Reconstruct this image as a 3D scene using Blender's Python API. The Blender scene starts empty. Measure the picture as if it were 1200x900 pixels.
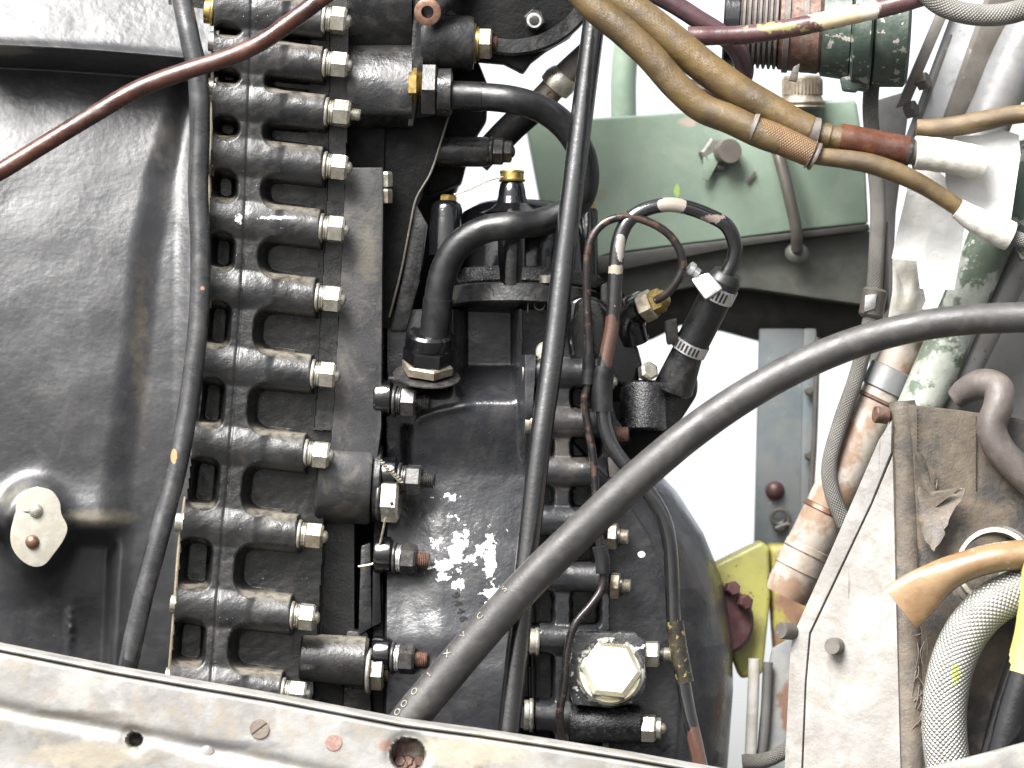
import bpy, bmesh, math, random
import numpy as np
from mathutils import Vector, Matrix
random.seed(7)
rng = np.random.default_rng(7)

# ------------------------------------------------------------------ camera
S = 0.0005                      # one unit of the drawing = half a millimetre
D = 5000.0                      # camera distance in those units (2.5 m)
PITCH = math.radians(8)
CENTRE = Vector((0, 0, 2.2))
R3 = Matrix.Rotation(math.pi / 2 + PITCH, 3, 'X')
R4 = R3.to_4x4()
sc = bpy.context.scene
COL = sc.collection
cam_d = bpy.data.cameras.new('camera')
cam = bpy.data.objects.new('camera', cam_d)
COL.objects.link(cam)
cam.matrix_world = Matrix.Translation(CENTRE) @ R4 @ Matrix.Translation((0, 0, D * S))
cam_d.sensor_width = 36
cam_d.lens = 36 * D / 1200
cam_d.clip_start = 0.05
cam_d.clip_end = 2000
cam_d.dof.use_dof = True
cam_d.dof.focus_distance = D * S
cam_d.dof.aperture_fstop = 6.3
sc.camera = cam

# ------------------------------------------------------------------ light
SUN_EL, SUN_AZ = math.radians(42), math.radians(-30)     # behind the camera, a little to the left
w = bpy.data.worlds.new('World'); sc.world = w; w.use_nodes = True
nt = w.node_tree
bg = nt.nodes['Background']
sky = nt.nodes.new('ShaderNodeTexSky'); sky.sky_type = 'NISHITA'; sky.sun_disc = False
sky.sun_elevation = SUN_EL
sky.sun_rotation = math.pi + SUN_AZ * -1
sky.air_density = 1.0; sky.dust_density = 4.0; sky.ozone_density = 1.0
hs = nt.nodes.new('ShaderNodeHueSaturation'); hs.inputs['Saturation'].default_value = 0.2
nt.links.new(sky.outputs[0], hs.inputs['Color'])
nt.links.new(hs.outputs[0], bg.inputs['Color'])
bg.inputs['Strength'].default_value = 0.068
sun_d = bpy.data.lights.new('sun', 'SUN'); sun_d.energy = 4.0; sun_d.angle = math.radians(38); sun_d.color = (1, .975, .95)
sun = bpy.data.objects.new('sun', sun_d); COL.objects.link(sun)
sdir = Vector((math.sin(SUN_AZ) * math.cos(SUN_EL), -math.cos(SUN_AZ) * math.cos(SUN_EL), math.sin(SUN_EL)))
sun.rotation_euler = sdir.to_track_quat('Z', 'Y').to_euler()
sun.location = (0, 0, 6)
vs = sc.view_settings
vs.view_transform = 'Standard'; vs.look = 'None'; vs.exposure = 2.25; vs.gamma = 1; vs.use_curve_mapping = False
sc.cycles.max_bounces = 5; sc.cycles.diffuse_bounces = 3; sc.cycles.glossy_bounces = 3

# ------------------------------------------------------------------ placing helpers
WM = {}
def P(px, py, z=0.0):
    f = (D - z) / D
    return Vector(((px - 600) * f, (450 - py) * f, z))
def F(z): return (D - z) / D
def world(p): return CENTRE + R3 @ (Vector(p) * S)
def tagp(o, label=None, cat=None, group=None, kind=None):
    if label: o['label'] = label
    if cat: o['category'] = cat
    if group: o['group'] = group
    if kind: o['kind'] = kind
    return o
def thing(name, label, cat, p, group=None):
    o = bpy.data.objects.new(name, None); COL.objects.link(o)
    o.empty_display_size = 0.01
    m = Matrix.Translation(world(p)); o.matrix_world = m; WM[o.name] = m
    return tagp(o, label, cat, group)
def put(name, me, mat, parent, m):
    o = bpy.data.objects.new(name, me); COL.objects.link(o)
    if mat is not None:
        if not me.materials: me.materials.append(None)
        o.material_slots[0].link = 'OBJECT'; o.material_slots[0].material = mat
    if parent is not None:
        o.parent = parent
        o.matrix_basis = WM[parent.name].inverted() @ m
    else:
        o.matrix_basis = m
    WM[o.name] = m
    return o
def mesh_of(name, v, f, smooth=35, uv=None):
    me = bpy.data.meshes.new(name)
    me.from_pydata([tuple(a) for a in v], [], f)
    if uv is not None:
        l = me.uv_layers.new(name='UVMap')
        l.data.foreach_set('uv', np.asarray(uv, dtype=np.float32).ravel())
    bm = bmesh.new(); bm.from_mesh(me)
    bmesh.ops.recalc_face_normals(bm, faces=bm.faces)
    bm.to_mesh(me); bm.free()
    if smooth:
        me.shade_smooth()
        if smooth < 180: me.set_sharp_from_angle(angle=math.radians(smooth))
    return me
def obj(name, vf, mat, parent=None, smooth=35, **tags):
    v = [Vector(a) for a in vf[0]]
    lo = Vector([min(a[i] for a in v) for i in range(3)]); hi = Vector([max(a[i] for a in v) for i in range(3)])
    c = (lo + hi) / 2
    me = mesh_of(name, [(a - c) * S for a in v], vf[1], smooth, vf[2] if len(vf) > 2 else None)
    o = put(name, me, mat, parent, Matrix.Translation(world(c)) @ R4)
    return tagp(o, **tags) if tags else o
def join(*vfs):
    V, Fc = [], []
    for vf in vfs:
        b = len(V); V += list(vf[0]); Fc += [[i + b for i in f] for f in vf[1]]
    return V, Fc

# ------------------------------------------------------------------ shapes (all in drawing units)
def frame(axis, hint=Vector((0, 0, 1))):
    a = Vector(axis).normalized()
    if abs(a.dot(hint)) > .95: hint = Vector((0, 1, 0))
    n = (hint - a * a.dot(hint)).normalized()
    return a, n, a.cross(n)
def lathe(p0, axis, prof, seg=24, roll=0.0, caps=True):
    a, n, b = frame(axis); p0 = Vector(p0); V, Fc = [], []
    for t, r in prof:
        for k in range(seg):
            th = 2 * math.pi * k / seg + roll
            V.append(p0 + a * t + (n * math.cos(th) + b * math.sin(th)) * max(r, .01))
    for i in range(len(prof) - 1):
        for k in range(seg):
            k2 = (k + 1) % seg
            Fc.append([i * seg + k, i * seg + k2, (i + 1) * seg + k2, (i + 1) * seg + k])
    if caps:
        Fc.append(list(range(seg))[::-1]); Fc.append([(len(prof) - 1) * seg + k for k in range(seg)])
    return V, Fc
def rod(p0, p1, r, r1=None, bev=1.5, seg=24):
    p0, p1 = Vector(p0), Vector(p1); L = (p1 - p0).length; r1 = r if r1 is None else r1
    return lathe(p0, p1 - p0, [(0, r - bev), (bev, r), (L - bev, r1), (L, r1 - bev)], seg)
def smoothpath(pts, n=6):
    P_ = [np.array(p, float) for p in pts]
    P_ = [2 * P_[0] - P_[1]] + P_ + [2 * P_[-1] - P_[-2]]
    out = []
    for i in range(1, len(P_) - 2):
        for k in range(n):
            t = k / n
            a, b, c, d = P_[i - 1], P_[i], P_[i + 1], P_[i + 2]
            out.append(.5 * ((2 * b) + (-a + c) * t + (2 * a - 5 * b + 4 * c - d) * t * t + (-a + 3 * b - 3 * c + d) * t ** 3))
    out.append(P_[-2])
    return out
def tube(pts, r, seg=18, n=6, flat=None, wob=0.0):
    """pts (px,py,z[,r]) swept; r scalar when no 4th value"""
    q = [list(P(*p[:3])) + [(p[3] if len(p) > 3 else r) * F(p[2])] for p in pts]
    path = smoothpath(q, n)
    C = [Vector(a[:3]) for a in path]; rad = [a[3] for a in path]
    V, Fc, UV, L = [], [], [], 0.0
    nrm = None; Ls = []
    for i, c in enumerate(C):
        t = (C[min(i + 1, len(C) - 1)] - C[max(i - 1, 0)]).normalized()
        if nrm is None: _, nrm, _ = frame(t)
        nrm = (nrm - t * nrm.dot(t)).normalized(); b = t.cross(nrm)
        if i: L += (c - C[i - 1]).length
        Ls.append(L)
        rr = rad[i] * (1 + wob * (random.random() - .5))
        for k in range(seg):
            th = 2 * math.pi * k / seg
            V.append(c + (nrm * math.cos(th) + b * math.sin(th)) * rr)
    for i in range(len(C) - 1):
        for k in range(seg):
            k2 = (k + 1) % seg
            Fc.append([i * seg + k, i * seg + k2, (i + 1) * seg + k2, (i + 1) * seg + k])
            u0, u1 = k / seg, (k + 1) / seg
            UV += [(u0, Ls[i]), (u1, Ls[i]), (u1, Ls[i + 1]), (u0, Ls[i + 1])]
    for ring, rev in ((0, True), (len(C) - 1, False)):
        f = [ring * seg + k for k in range(seg)]
        Fc.append(f[::-1] if rev else f)
        UV += [(0, 0)] * seg
    return V, Fc, UV
def prism(out, z, th, bev=0.0, segs=2, shear=None):
    """outline in pixels, front face at depth z (or per point), pulled straight back by th"""
    zs = z if isinstance(z, (list, tuple)) else [z] * len(out)
    bm = bmesh.new()
    fr = [bm.verts.new(P(x, y, zz)) for (x, y), zz in zip(out, zs)]
    bk = [bm.verts.new(v.co + Vector((0, 0, -th)) + (Vector(shear) if shear else Vector())) for v in fr]
    n = len(fr)
    bm.faces.new(fr); bm.faces.new(bk[::-1])
    for i in range(n):
        j = (i + 1) % n
        bm.faces.new([fr[j], fr[i], bk[i], bk[j]])
    bmesh.ops.recalc_face_normals(bm, faces=bm.faces)
    if bev:
        es = [e for e in bm.edges if len(e.link_faces) == 2 and e.calc_face_angle(0) > math.radians(25)]
        bmesh.ops.bevel(bm, geom=es, offset=bev, segments=segs, affect='EDGES', profile=.6, clamp_overlap=True)
    bm.verts.index_update()
    r = [v.co.copy() for v in bm.verts], [[v.index for v in f.verts] for f in bm.faces]
    bm.free(); return r
def xprof(prof, x0, x1, z0=0, sk=0.0):
    """closed (py,z) profile run from pixel x0 to x1; sk = fall in py per px"""
    V, Fc = [], []; n = len(prof)
    for x in (x0, x1):
        for (y, z) in prof:
            p = P(x, y + (x - x0) * sk, 0); V.append(Vector((p.x, p.y, z + z0)))
    for i in range(n):
        j = (i + 1) % n
        Fc.append([i, j, n + j, n + i])
    Fc.append(list(range(n))[::-1]); Fc.append([n + i for i in range(n)])
    return V, Fc
def slab(q, th, bev=2.0):
    """quad/polygon of 3D points with thickness th away from the viewer side"""
    q = [Vector(a) for a in q]
    nrm = (q[1] - q[0]).cross(q[-1] - q[0]).normalized()
    if nrm.z < 0: nrm = -nrm
    bm = bmesh.new()
    fr = [bm.verts.new(a) for a in q]; bk = [bm.verts.new(a - nrm * th) for a in q]; n = len(q)
    bm.faces.new(fr); bm.faces.new(bk[::-1])
    for i in range(n):
        j = (i + 1) % n; bm.faces.new([fr[j], fr[i], bk[i], bk[j]])
    bmesh.ops.recalc_face_normals(bm, faces=bm.faces)
    if bev: bmesh.ops.bevel(bm, geom=list(bm.edges), offset=bev, segments=2, affect='EDGES', profile=.6, clamp_overlap=True)
    bm.verts.index_update()
    r = [v.co.copy() for v in bm.verts], [[v.index for v in f.verts] for f in bm.faces]
    bm.free(); return r
def gridmesh(X, Y, Z, zref=0.0, back=None):
    """height field: X,Y pixel arrays, Z depth; drawn at the scale of depth zref"""
    f = F(zref); ny, nx = X.shape
    V = np.stack([(X - 600) * f, (450 - Y) * f, Z], -1).reshape(-1, 3)
    i = np.arange(ny - 1)[:, None] * nx + np.arange(nx - 1)[None, :]
    Fc = np.stack([i, i + nx, i + nx + 1, i + 1], -1).reshape(-1, 4)
    V = V.tolist(); Fc = Fc.tolist()
    if back is not None:
        ring = list(range(nx)) + [r * nx + nx - 1 for r in range(1, ny)] + [(ny - 1) * nx + c for c in range(nx - 2, -1, -1)] + [r * nx for r in range(ny - 2, 0, -1)]
        b = len(V)
        for k in ring: V.append([V[k][0], V[k][1], back])
        m = len(ring)
        for k in range(m):
            Fc.append([ring[k], ring[(k + 1) % m], b + (k + 1) % m, b + k])
    return V, Fc
def hfobj(name, X, Y, Z, zref, mat, parent, back=None):
    V, Fc = gridmesh(X, Y, Z, zref, back)
    V = np.array(V); c = (V.min(0) + V.max(0)) / 2
    me = bpy.data.meshes.new(name)
    me.from_pydata(((V - c) * S).tolist(), [], Fc)
    me.shade_smooth(); me.set_sharp_from_angle(angle=math.radians(62))
    return put(name, me, mat, parent, Matrix.Translation(world(Vector(c))) @ R4)
def smax(a, b, k):
    h = np.clip(.5 + .5 * (a - b) / k, 0, 1)
    return b + (a - b) * h + k * h * (1 - h)
def sstep(a, b, x):
    t = np.clip((x - a) / (b - a), 0, 1); return t * t * (3 - 2 * t)
def bump2(x, y, cx, cy, rx, ry):
    return np.exp(-((x - cx) / rx) ** 2 - ((y - cy) / ry) ** 2)
def interp(tab, y):
    return np.interp(y, [a for a, _ in tab], [b for _, b in tab])
_waves = [(rng.uniform(-1, 1), rng.uniform(-1, 1), rng.uniform(0, 6.28), rng.uniform(.4, 1)) for _ in range(14)]
def wobble(X, Y, size):
    r = 0
    for a, b, p, k in _waves: r = r + k * np.sin((a * X + b * Y) / size * 3 + p)
    return r / 5

# ------------------------------------------------------------------ materials
def px_group():
    g = bpy.data.node_groups.new('drawing_coordinates', 'ShaderNodeTree')
    g.interface.new_socket('Vector', in_out='OUTPUT', socket_type='NodeSocketVector')
    N = g.nodes; L = g.links
    geo = N.new('ShaderNodeNewGeometry'); out = N.new('NodeGroupOutput')
    sub = N.new('ShaderNodeVectorMath'); sub.operation = 'SUBTRACT'; sub.inputs[1].default_value = CENTRE
    rot = N.new('ShaderNodeVectorRotate'); rot.rotation_type = 'X_AXIS'; rot.inputs['Angle'].default_value = -(math.pi / 2 + PITCH)
    scl = N.new('ShaderNodeVectorMath'); scl.operation = 'SCALE'; scl.inputs['Scale'].default_value = 1 / S
    L.new(geo.outputs['Position'], sub.inputs[0]); L.new(sub.outputs[0], rot.inputs['Vector'])
    L.new(rot.outputs[0], scl.inputs[0]); L.new(scl.outputs[0], out.inputs[0])
    return g
PXG = px_group()
class NB:
    def __init__(s, name):
        s.m = bpy.data.materials.new(name); s.m.use_nodes = True
        s.t = s.m.node_tree; s.b = s.t.nodes['Principled BSDF']
        g = s.t.nodes.new('ShaderNodeGroup'); g.node_tree = PXG; s.px = g.outputs[0]
    def n(s, k): return s.t.nodes.new(k)
    def l(s, a, b): s.t.links.new(a, b)
    def vscale(s, vec, sx, sy=None, sz=None, off=(0, 0, 0)):
        m = s.n('ShaderNodeMapping'); m.inputs['Scale'].default_value = (sx, sy or sx, sz or sx); m.inputs['Location'].default_value = off
        s.l(vec, m.inputs['Vector']); return m.outputs[0]
    def noise(s, size, detail=4, rough=.55, vec=None, stretch=(1, 1, 1), off=0.0, dist=0.0):
        v = s.vscale(vec or s.px, stretch[0] / size, stretch[1] / size, stretch[2] / size, (off, off * .7, off * .3))
        t = s.n('ShaderNodeTexNoise'); t.inputs['Scale'].default_value = 1; t.inputs['Detail'].default_value = detail
        t.inputs['Roughness'].default_value = rough; t.inputs['Distortion'].default_value = dist
        s.l(v, t.inputs['Vector']); return t.outputs['Fac']
    def ramp(s, v, lo, hi, a=0., b=1.):
        m = s.n('ShaderNodeMapRange'); m.interpolation_type = 'SMOOTHSTEP'
        for i, x in zip((1, 2, 3, 4), (lo, hi, a, b)): m.inputs[i].default_value = x
        s.l(v, m.inputs[0]); return m.outputs[0]
    def math(s, op, a, b=None, c=None):
        m = s.n('ShaderNodeMath'); m.operation = op
        for i, x in enumerate((a, b, c)):
            if x is None: continue
            if isinstance(x, (int, float)): m.inputs[i].default_value = x
            else: s.l(x, m.inputs[i])
        return m.outputs[0]
    def mix(s, fac, a, b):
        m = s.n('ShaderNodeMix'); m.data_type = 'RGBA'
        for sock, x in ((m.inputs['Factor'], fac), (m.inputs['A'], a), (m.inputs['B'], b)):
            if isinstance(x, (int, float)): sock.default_value = x
            elif isinstance(x, (tuple, list)): sock.default_value = (*x[:3], 1)
            else: s.l(x, sock)
        # colour sockets are the last A/B of the node
        return m
def cmix(nb, fac, a, b):
    m = nb.n('ShaderNodeMixRGB')
    for sock, x in zip(m.inputs, (fac, a, b)):
        if isinstance(x, (int, float)): sock.default_value = x
        elif isinstance(x, (tuple, list)): sock.default_value = (*x[:3], 1)
        else: nb.l(x, sock)
    return m.outputs[0]
def spot_mask(nb, x, y, z, rx, ry, rz=60):
    p = P(x, y, z)
    v = nb.n('ShaderNodeVectorMath'); v.operation = 'SUBTRACT'; v.inputs[1].default_value = p; nb.l(nb.px, v.inputs[0])
    d = nb.n('ShaderNodeVectorMath'); d.operation = 'DIVIDE'; d.inputs[1].default_value = (rx, ry, rz); nb.l(v.outputs[0], d.inputs[0])
    q = nb.n('ShaderNodeVectorMath'); q.operation = 'LENGTH'; nb.l(d.outputs[0], q.inputs[0])
    return q.outputs['Value']
def MAT(name, c, c2=None, size=40, thr=(.42, .6), rough=.5, metal=0., dust=None, dust_amt=.5, chips=None, chip_size=6, chip_thr=.68,
        bump=((8, .5),), rough_var=.12, spots=(), braid=None, grain=None, spec=.5, coat=0., up=None, ani=None, alb=.55):
    nb = NB(name)
    sc_ = lambda t: tuple(x * alb for x in t) if t else t
    c, c2, dust, chips = sc_(c), sc_(c2), sc_(dust), sc_(chips)
    if grain: grain = (sc_(grain[0]),) + tuple(grain[1:])
    if braid: braid = tuple(braid[:3]) + (sc_(braid[3]),)
    spots = [tuple(q[:5]) + (sc_(q[5]),) + tuple(q[6:]) for q in spots]
    col = c
    if c2: col = cmix(nb, nb.ramp(nb.noise(size, 5, .6, off=3.1), *thr), c, c2)
    col2 = cmix(nb, nb.ramp(nb.noise(size * 2.7, 4, off=9), .35, .7, 0, .35), col, tuple(x * .6 for x in (c if not c2 else c2)))
    col = col2
    rgh = nb.ramp(nb.noise(size * .6, 5, .6, off=5), .3, .7, max(rough - rough_var, .05), min(rough + rough_var, 1))
    if dust:
        msk = nb.ramp(nb.noise(26, 6, .65, off=21, dist=.6), .44, .72, 0, dust_amt)
        if up:
            geo = nb.n('ShaderNodeNewGeometry'); sep = nb.n('ShaderNodeSeparateXYZ'); nb.l(geo.outputs['Normal'], sep.inputs[0])
            msk = nb.math('MAXIMUM', msk, nb.math('MULTIPLY', nb.ramp(sep.outputs['Z'], .25, .95, 0, up), nb.ramp(nb.noise(11, 5, .6, off=2), .3, .6, .25, 1)))
        col = cmix(nb, msk, col, dust)
        rgh = nb.math('ADD', rgh, nb.math('MULTIPLY', msk, .35))
    if chips:
        m2 = nb.math('MULTIPLY', nb.ramp(nb.noise(chip_size, 4, .6, off=33), chip_thr, chip_thr + .03), nb.ramp(nb.noise(chip_size * 12, 2, off=12), .45, .6))
        col = cmix(nb, m2, col, chips)
    if grain:   # (colour, stretch, size, threshold)
        gcol, st, gs, gt = grain
        col = cmix(nb, nb.ramp(nb.noise(gs, 4, .6, stretch=st, off=7, dist=.4), gt, gt + .05), col, gcol)
    for sp in spots:   # x,y,z,rx,ry,colour,noise size,edge,hard
        x, y, z, rx, ry, scol, ns, edge, hard = sp
        d = spot_mask(nb, x, y, z, rx, ry)
        k = nb.math('ADD', nb.math('MULTIPLY_ADD', d, -.65, .44) if hard < .15 and edge > 1.5 else nb.math('SUBTRACT', 1., d), nb.math('MULTIPLY', nb.math('SUBTRACT', nb.noise(ns, 5, .6, off=x * .1), .5), edge))
        col = cmix(nb, nb.ramp(k, 0.0, hard), col, scol)
    hgt = None
    if braid:   # UV: u round, v length
        nu, pitch, depth, dark = braid
        uv = nb.n('ShaderNodeTexCoord'); sp_ = nb.n('ShaderNodeSeparateXYZ'); nb.l(uv.outputs['UV'], sp_.inputs[0])
        a = nb.math('MULTIPLY', sp_.outputs['X'], nu * 2 * math.pi); b = nb.math('MULTIPLY', sp_.outputs['Y'], 2 * math.pi / pitch)
        s1 = nb.math('SINE', nb.math('ADD', a, b)); s2 = nb.math('SINE', nb.math('SUBTRACT', a, b))
        pr = nb.math('MULTIPLY', s1, s2)
        hgt = nb.math('MULTIPLY', nb.math('ABSOLUTE', pr), depth)
        col = cmix(nb, nb.ramp(nb.math('ABSOLUTE', pr), .0, .4, .8, 0.), col, dark)
    if ani:   # rings round a lathe / along v
        pitch, depth = ani
        uv = nb.n('ShaderNodeTexCoord'); sp_ = nb.n('ShaderNodeSeparateXYZ'); nb.l(uv.outputs['UV'], sp_.inputs[0])
        hgt = nb.math('MULTIPLY', nb.math('SINE', nb.math('MULTIPLY', sp_.outputs['Y'], 2 * math.pi / pitch)), depth)
    for bs, bh in bump:
        h = nb.math('MULTIPLY', nb.noise(bs, 4, .6, off=bs), bh)
        hgt = h if hgt is None else nb.math('ADD', hgt, h)
    if hgt is not None:
        bp = nb.n('ShaderNodeBump'); bp.inputs['Strength'].default_value = 1; bp.inputs['Distance'].default_value = S
        nb.l(hgt, bp.inputs['Height']); nb.l(bp.outputs[0], nb.b.inputs['Normal'])
    if isinstance(col, tuple): nb.b.inputs['Base Color'].default_value = (*col, 1)
    else: nb.l(col, nb.b.inputs['Base Color'])
    if isinstance(rgh, float): nb.b.inputs['Roughness'].default_value = rgh
    else: nb.l(rgh, nb.b.inputs['Roughness'])
    nb.b.inputs['Metallic'].default_value = metal
    nb.b.inputs['Specular IOR Level'].default_value = spec
    if coat: nb.b.inputs['Coat Weight'].default_value = coat; nb.b.inputs['Coat Roughness'].default_value = .12
    return nb.m
DUST = (.23, .19, .14)
FLK = (.75, .75, .73)
m_cover = MAT('black_cover_paint', (.026, .027, .03), (.032, .033, .036), 140, rough=.36, rough_var=.07, dust=(.085, .078, .068), dust_amt=.22, bump=((5, .18), (22, .35), (80, 2.5)), chips=(.25, .22, .16), chip_size=4, chip_thr=.72,
              spots=((0, 45, 0, 60, 40, (.18, .165, .13), 20, 1.2, .6), (190, 130, -40, 30, 90, (.13, .12, .1), 22, 1.6, 1.2), (165, 400, -10, 14, 160, (.09, .075, .055), 18, 2.2, 1.5), (115, 607, 5, 60, 15, (.2, .18, .14), 16, .9, 1.), (30, 585, 5, 45, 22, (.16, .15, .12), 14, .9, 1.)))
m_row = MAT('dusty_black_casting', (.011, .0115, .0125), (.017, .017, .018), 60, rough=.36, dust=(.27, .24, .19), dust_amt=.1, up=.7, chips=FLK, chip_size=3.4, chip_thr=.7, bump=((3.5, .4), (16, .7)),
            spots=((325, 255, 15, 30, 3, FLK, 3.5, 1.9, .1), (280, 256, 15, 6, 8, FLK, 4, 1.9, .1)))
m_plate = MAT('grey_black_plate', (.024, .024, .026), (.034, .034, .036), 60, rough=.5, dust=(.17, .15, .12), dust_amt=.4, bump=((4, .35),), spots=((430, 290, -20, 22, 60, (.1, .087, .068), 15, 1.6, .9),))
m_black = MAT('satin_black_paint', (.01, .0105, .012), (.016, .0165, .018), 45, rough=.3, dust=(.13, .12, .1), dust_amt=.3, up=.2, chips=(.3, .26, .18), chip_size=4, chip_thr=.73, bump=((4, .4), (18, 1.0)))
m_gloss = MAT('gloss_black_paint', (.005, .005, .006), (.008, .008, .009), 45, rough=.15, rough_var=.05, chips=(.3, .29, .27), chip_size=3, chip_thr=.74, bump=((6, .2), (24, .5)))
m_speck = MAT('wrinkled_black_paint', (.012, .012, .013), (.05, .05, .052), 6, thr=(.5, .64), rough=.25, bump=((2.6, 1.0),))
m_worn = MAT('paint_worn_to_metal', (.02, .02, .021), (.7, .69, .66), 14, thr=(.5, .56), rough=.3, metal=.3, bump=((3, .6),), chips=(.8, .8, .78), chip_size=6, chip_thr=.6)
m_case = MAT('grey_black_casing_paint', (.014, .015, .018), (.021, .022, .025), 110, rough=.32, alb=.75, dust=(.1, .09, .075), dust_amt=.15, bump=((5, .3), (30, 1.6)), chips=FLK, chip_size=3, chip_thr=.74,
             spots=((538, 642, -45, 34, 26, (.72, .72, .7), 22, 3.4, .08), (522, 664, -45, 24, 14, (.72, .72, .7), 18, 3.0, .08), (525, 583, -45, 22, 6, (.75, .75, .73), 9, 2.4, .08), (577, 697, -45, 15, 12, (.75, .75, .73), 10, 2.8, .08), (537, 686, -45, 8, 9, (.7, .7, .68), 7, 2.4, .08), (575, 655, -45, 10, 40, (.7, .7, .68), 7, 1.7, .08), (752, 650, -45, 5, 4, (.8, .8, .78), 4, .5, .1),
                    (665, 520, -40, 26, 70, (.07, .062, .055), 18, 1.8, .9)))
m_dark = MAT('oily_casting_painted_shade', (.005, .005, .0055), (.008, .008, .008), 40, rough=.6, spec=.12, bump=((6, .8), (20, 1.5)), dust=(.025, .022, .018), dust_amt=.25)  # oily black, colour darkened to stand in for shade below the upper housing
m_nut = MAT('cadmium_plated_steel', (.6, .58, .52), (.48, .45, .37), 9, rough=.32, metal=.8, alb=.72, dust=(.3, .25, .16), dust_amt=.5, bump=((3, .2),))
m_nutb = MAT('brown_stained_steel', (.30, .25, .18), (.42, .38, .3), 9, rough=.42, metal=.6, dust=(.16, .1, .06), dust_amt=.6, bump=((3, .2),))
m_dnut = MAT('blackened_steel', (.03, .03, .031), (.07, .065, .06), 10, rough=.35, metal=.3, bump=((3, .25),), chips=(.35, .33, .3), chip_size=4, chip_thr=.68)
m_rust = MAT('rusty_steel', (.10, .05, .035), (.19, .1, .07), 7, rough=.6, metal=.2, bump=((2.5, .4),), dust=(.25, .2, .15), dust_amt=.4)
m_brass = MAT('brass', alb=.9, c=(.48, .36, .12), c2=(.38, .28, .1), size=12, rough=.33, metal=.9, bump=((3, .15),), dust=(.15, .1, .05), dust_amt=.4)
m_gold = MAT('gold_passivated_steel', (.9, .86, .7), (.82, .76, .55), 30, rough=.3, metal=.92, alb=.88, bump=((4, .12),))
m_copper = MAT('tarnished_copper', (.2, .1, .065), (.26, .15, .105), 14, rough=.4, metal=.6, bump=((4, .25),), chips=(.03, .03, .03), chip_size=12, chip_thr=.6)
m_rubb = MAT('black_rubber', (.008, .008, .009), (.012, .012, .013), 40, rough=.36, spec=.4, bump=((4, .2),), dust=(.05, .05, .047), dust_amt=.25)
m_hose = MAT('grey_rubber_hose', (.04, .039, .038), (.052, .05, .048), 50, rough=.46, spec=.4, bump=((3, .25), (30, .5)), dust=(.16, .15, .13), dust_amt=.25)
m_lhose = MAT('worn_black_hose', (.02, .021, .023), (.03, .031, .034), 60, rough=.28, spec=.8, bump=((5, .25),), dust=(.12, .11, .1), dust_amt=.3, spots=((205, 535, 50, 4, 9, (.5, .2, .08), 6, .8, .1), (238, 338, 50, 2.5, 2.5, (.45, .2, .13), 4, .5, .1)))
m_red = MAT('red_brown_cable', (.075, .022, .012), (.04, .013, .01), 60, rough=.3, bump=((14, .6), (4, .15)), dust=(.12, .055, .028), dust_amt=.5)
m_rodm = MAT('gloss_black_rod', (.008, .008, .009), (.012, .012, .013), 60, rough=.24, rough_var=.05, spec=1.0, bump=((5, .25),), chips=(.35, .34, .32), chip_size=4, chip_thr=.73)
m_braid = MAT('yellow_brown_braid', (.2, .13, .045), (.10, .068, .03), 45, rough=.36, alb=.52, braid=(20, 4, .22, (.09, .058, .022)), dust=(.11, .065, .03), dust_amt=.6, bump=((20, 1.5),))
m_oran = MAT('orange_braid', (.25, .14, .045), (.19, .1, .035), 30, rough=.5, braid=(9, 6, 1.0, (.12, .06, .02)), bump=((20, 1.0),))
m_frag = MAT('varnished_brown_sleeve', (.07, .024, .014), (.13, .045, .018), 22, rough=.28, bump=((6, .4),), dust=(.05, .02, .015), dust_amt=.5)
m_purp = MAT('purple_brown_tube', (.075, .032, .035), (.11, .055, .055), 40, rough=.3, bump=((6, .3),), spots=((915, 32, 45, 50, 9, (.25, .235, .09), 8, 1.8, .1), (985, 20, 45, 42, 16, (.62, .5, .32), 12, 1.2, .15), (1018, 12, 45, 14, 14, (.7, .63, .5), 8, 1, .2)))
m_dpur = MAT('dark_plum_tube', (.05, .026, .03), (.08, .04, .045), 40, rough=.35, bump=((6, .3),))
m_wht = MAT('white_tape', (.8, .79, .74), (.7, .67, .58), 30, rough=.6, bump=((9, 1.0),), dust=(.5, .44, .33), dust_amt=.25)
m_paper = MAT('white_paper', (.86, .86, .84), (.82, .81, .77), 50, rough=.7, bump=((30, 2.5), (8, .6)), grain=((.55, .53, .5), (1, 1, 1), 22, .72))
m_alu = MAT(alb=.5, name='weathered_aluminium', c=(.5, .495, .475), c2=(.36, .35, .33), size=45, rough=.48, rough_var=.1, metal=.35, bump=((3, .15), (40, 1.2)), dust=(.36, .3, .22), dust_amt=.6, chips=(.14, .1, .07), chip_size=4, chip_thr=.71,
            spots=((75, 838, 150, 110, 8, (.27, .25, .22), 14, .9, .6), (240, 873, 150, 110, 9, (.26, .25, .25), 14, .9, .6), (478, 885, 140, 21, 21, (.12, .05, .04), 7, .8, .2), (452, 874, 150, 10, 7, (.4, .25, .2), 6, 1, .3), (157, 868, 140, 8, 8, (.12, .11, .1), 7, .4, .2), (560, 893, 150, 16, 9, (.3, .22, .18), 6, 1, .3), (545, 880, 150, 90, 24, (.5, .46, .37), 12, 1.3, .5), (100, 885, 150, 90, 22, (.52, .47, .38), 18, 1.4, .5)))
m_green = MAT('pale_green_paint', (.235, .315, .24), (.21, .285, .22), 90, rough=.4, bump=((40, .6), (4, .12)), chips=(.1, .11, .09), chip_size=5, chip_thr=.73, dust=(.3, .35, .28), dust_amt=.35,
              spots=((806, 143, -260, 14, 7, (.4, .33, .28), 6, 1.4, .5), (793, 223, -260, 4, 9, (.35, .5, .12), 4, 1.0, .3), (700, 228, -260, 18, 9, (.22, .25, .18), 6, 1.4, .3)))
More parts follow.
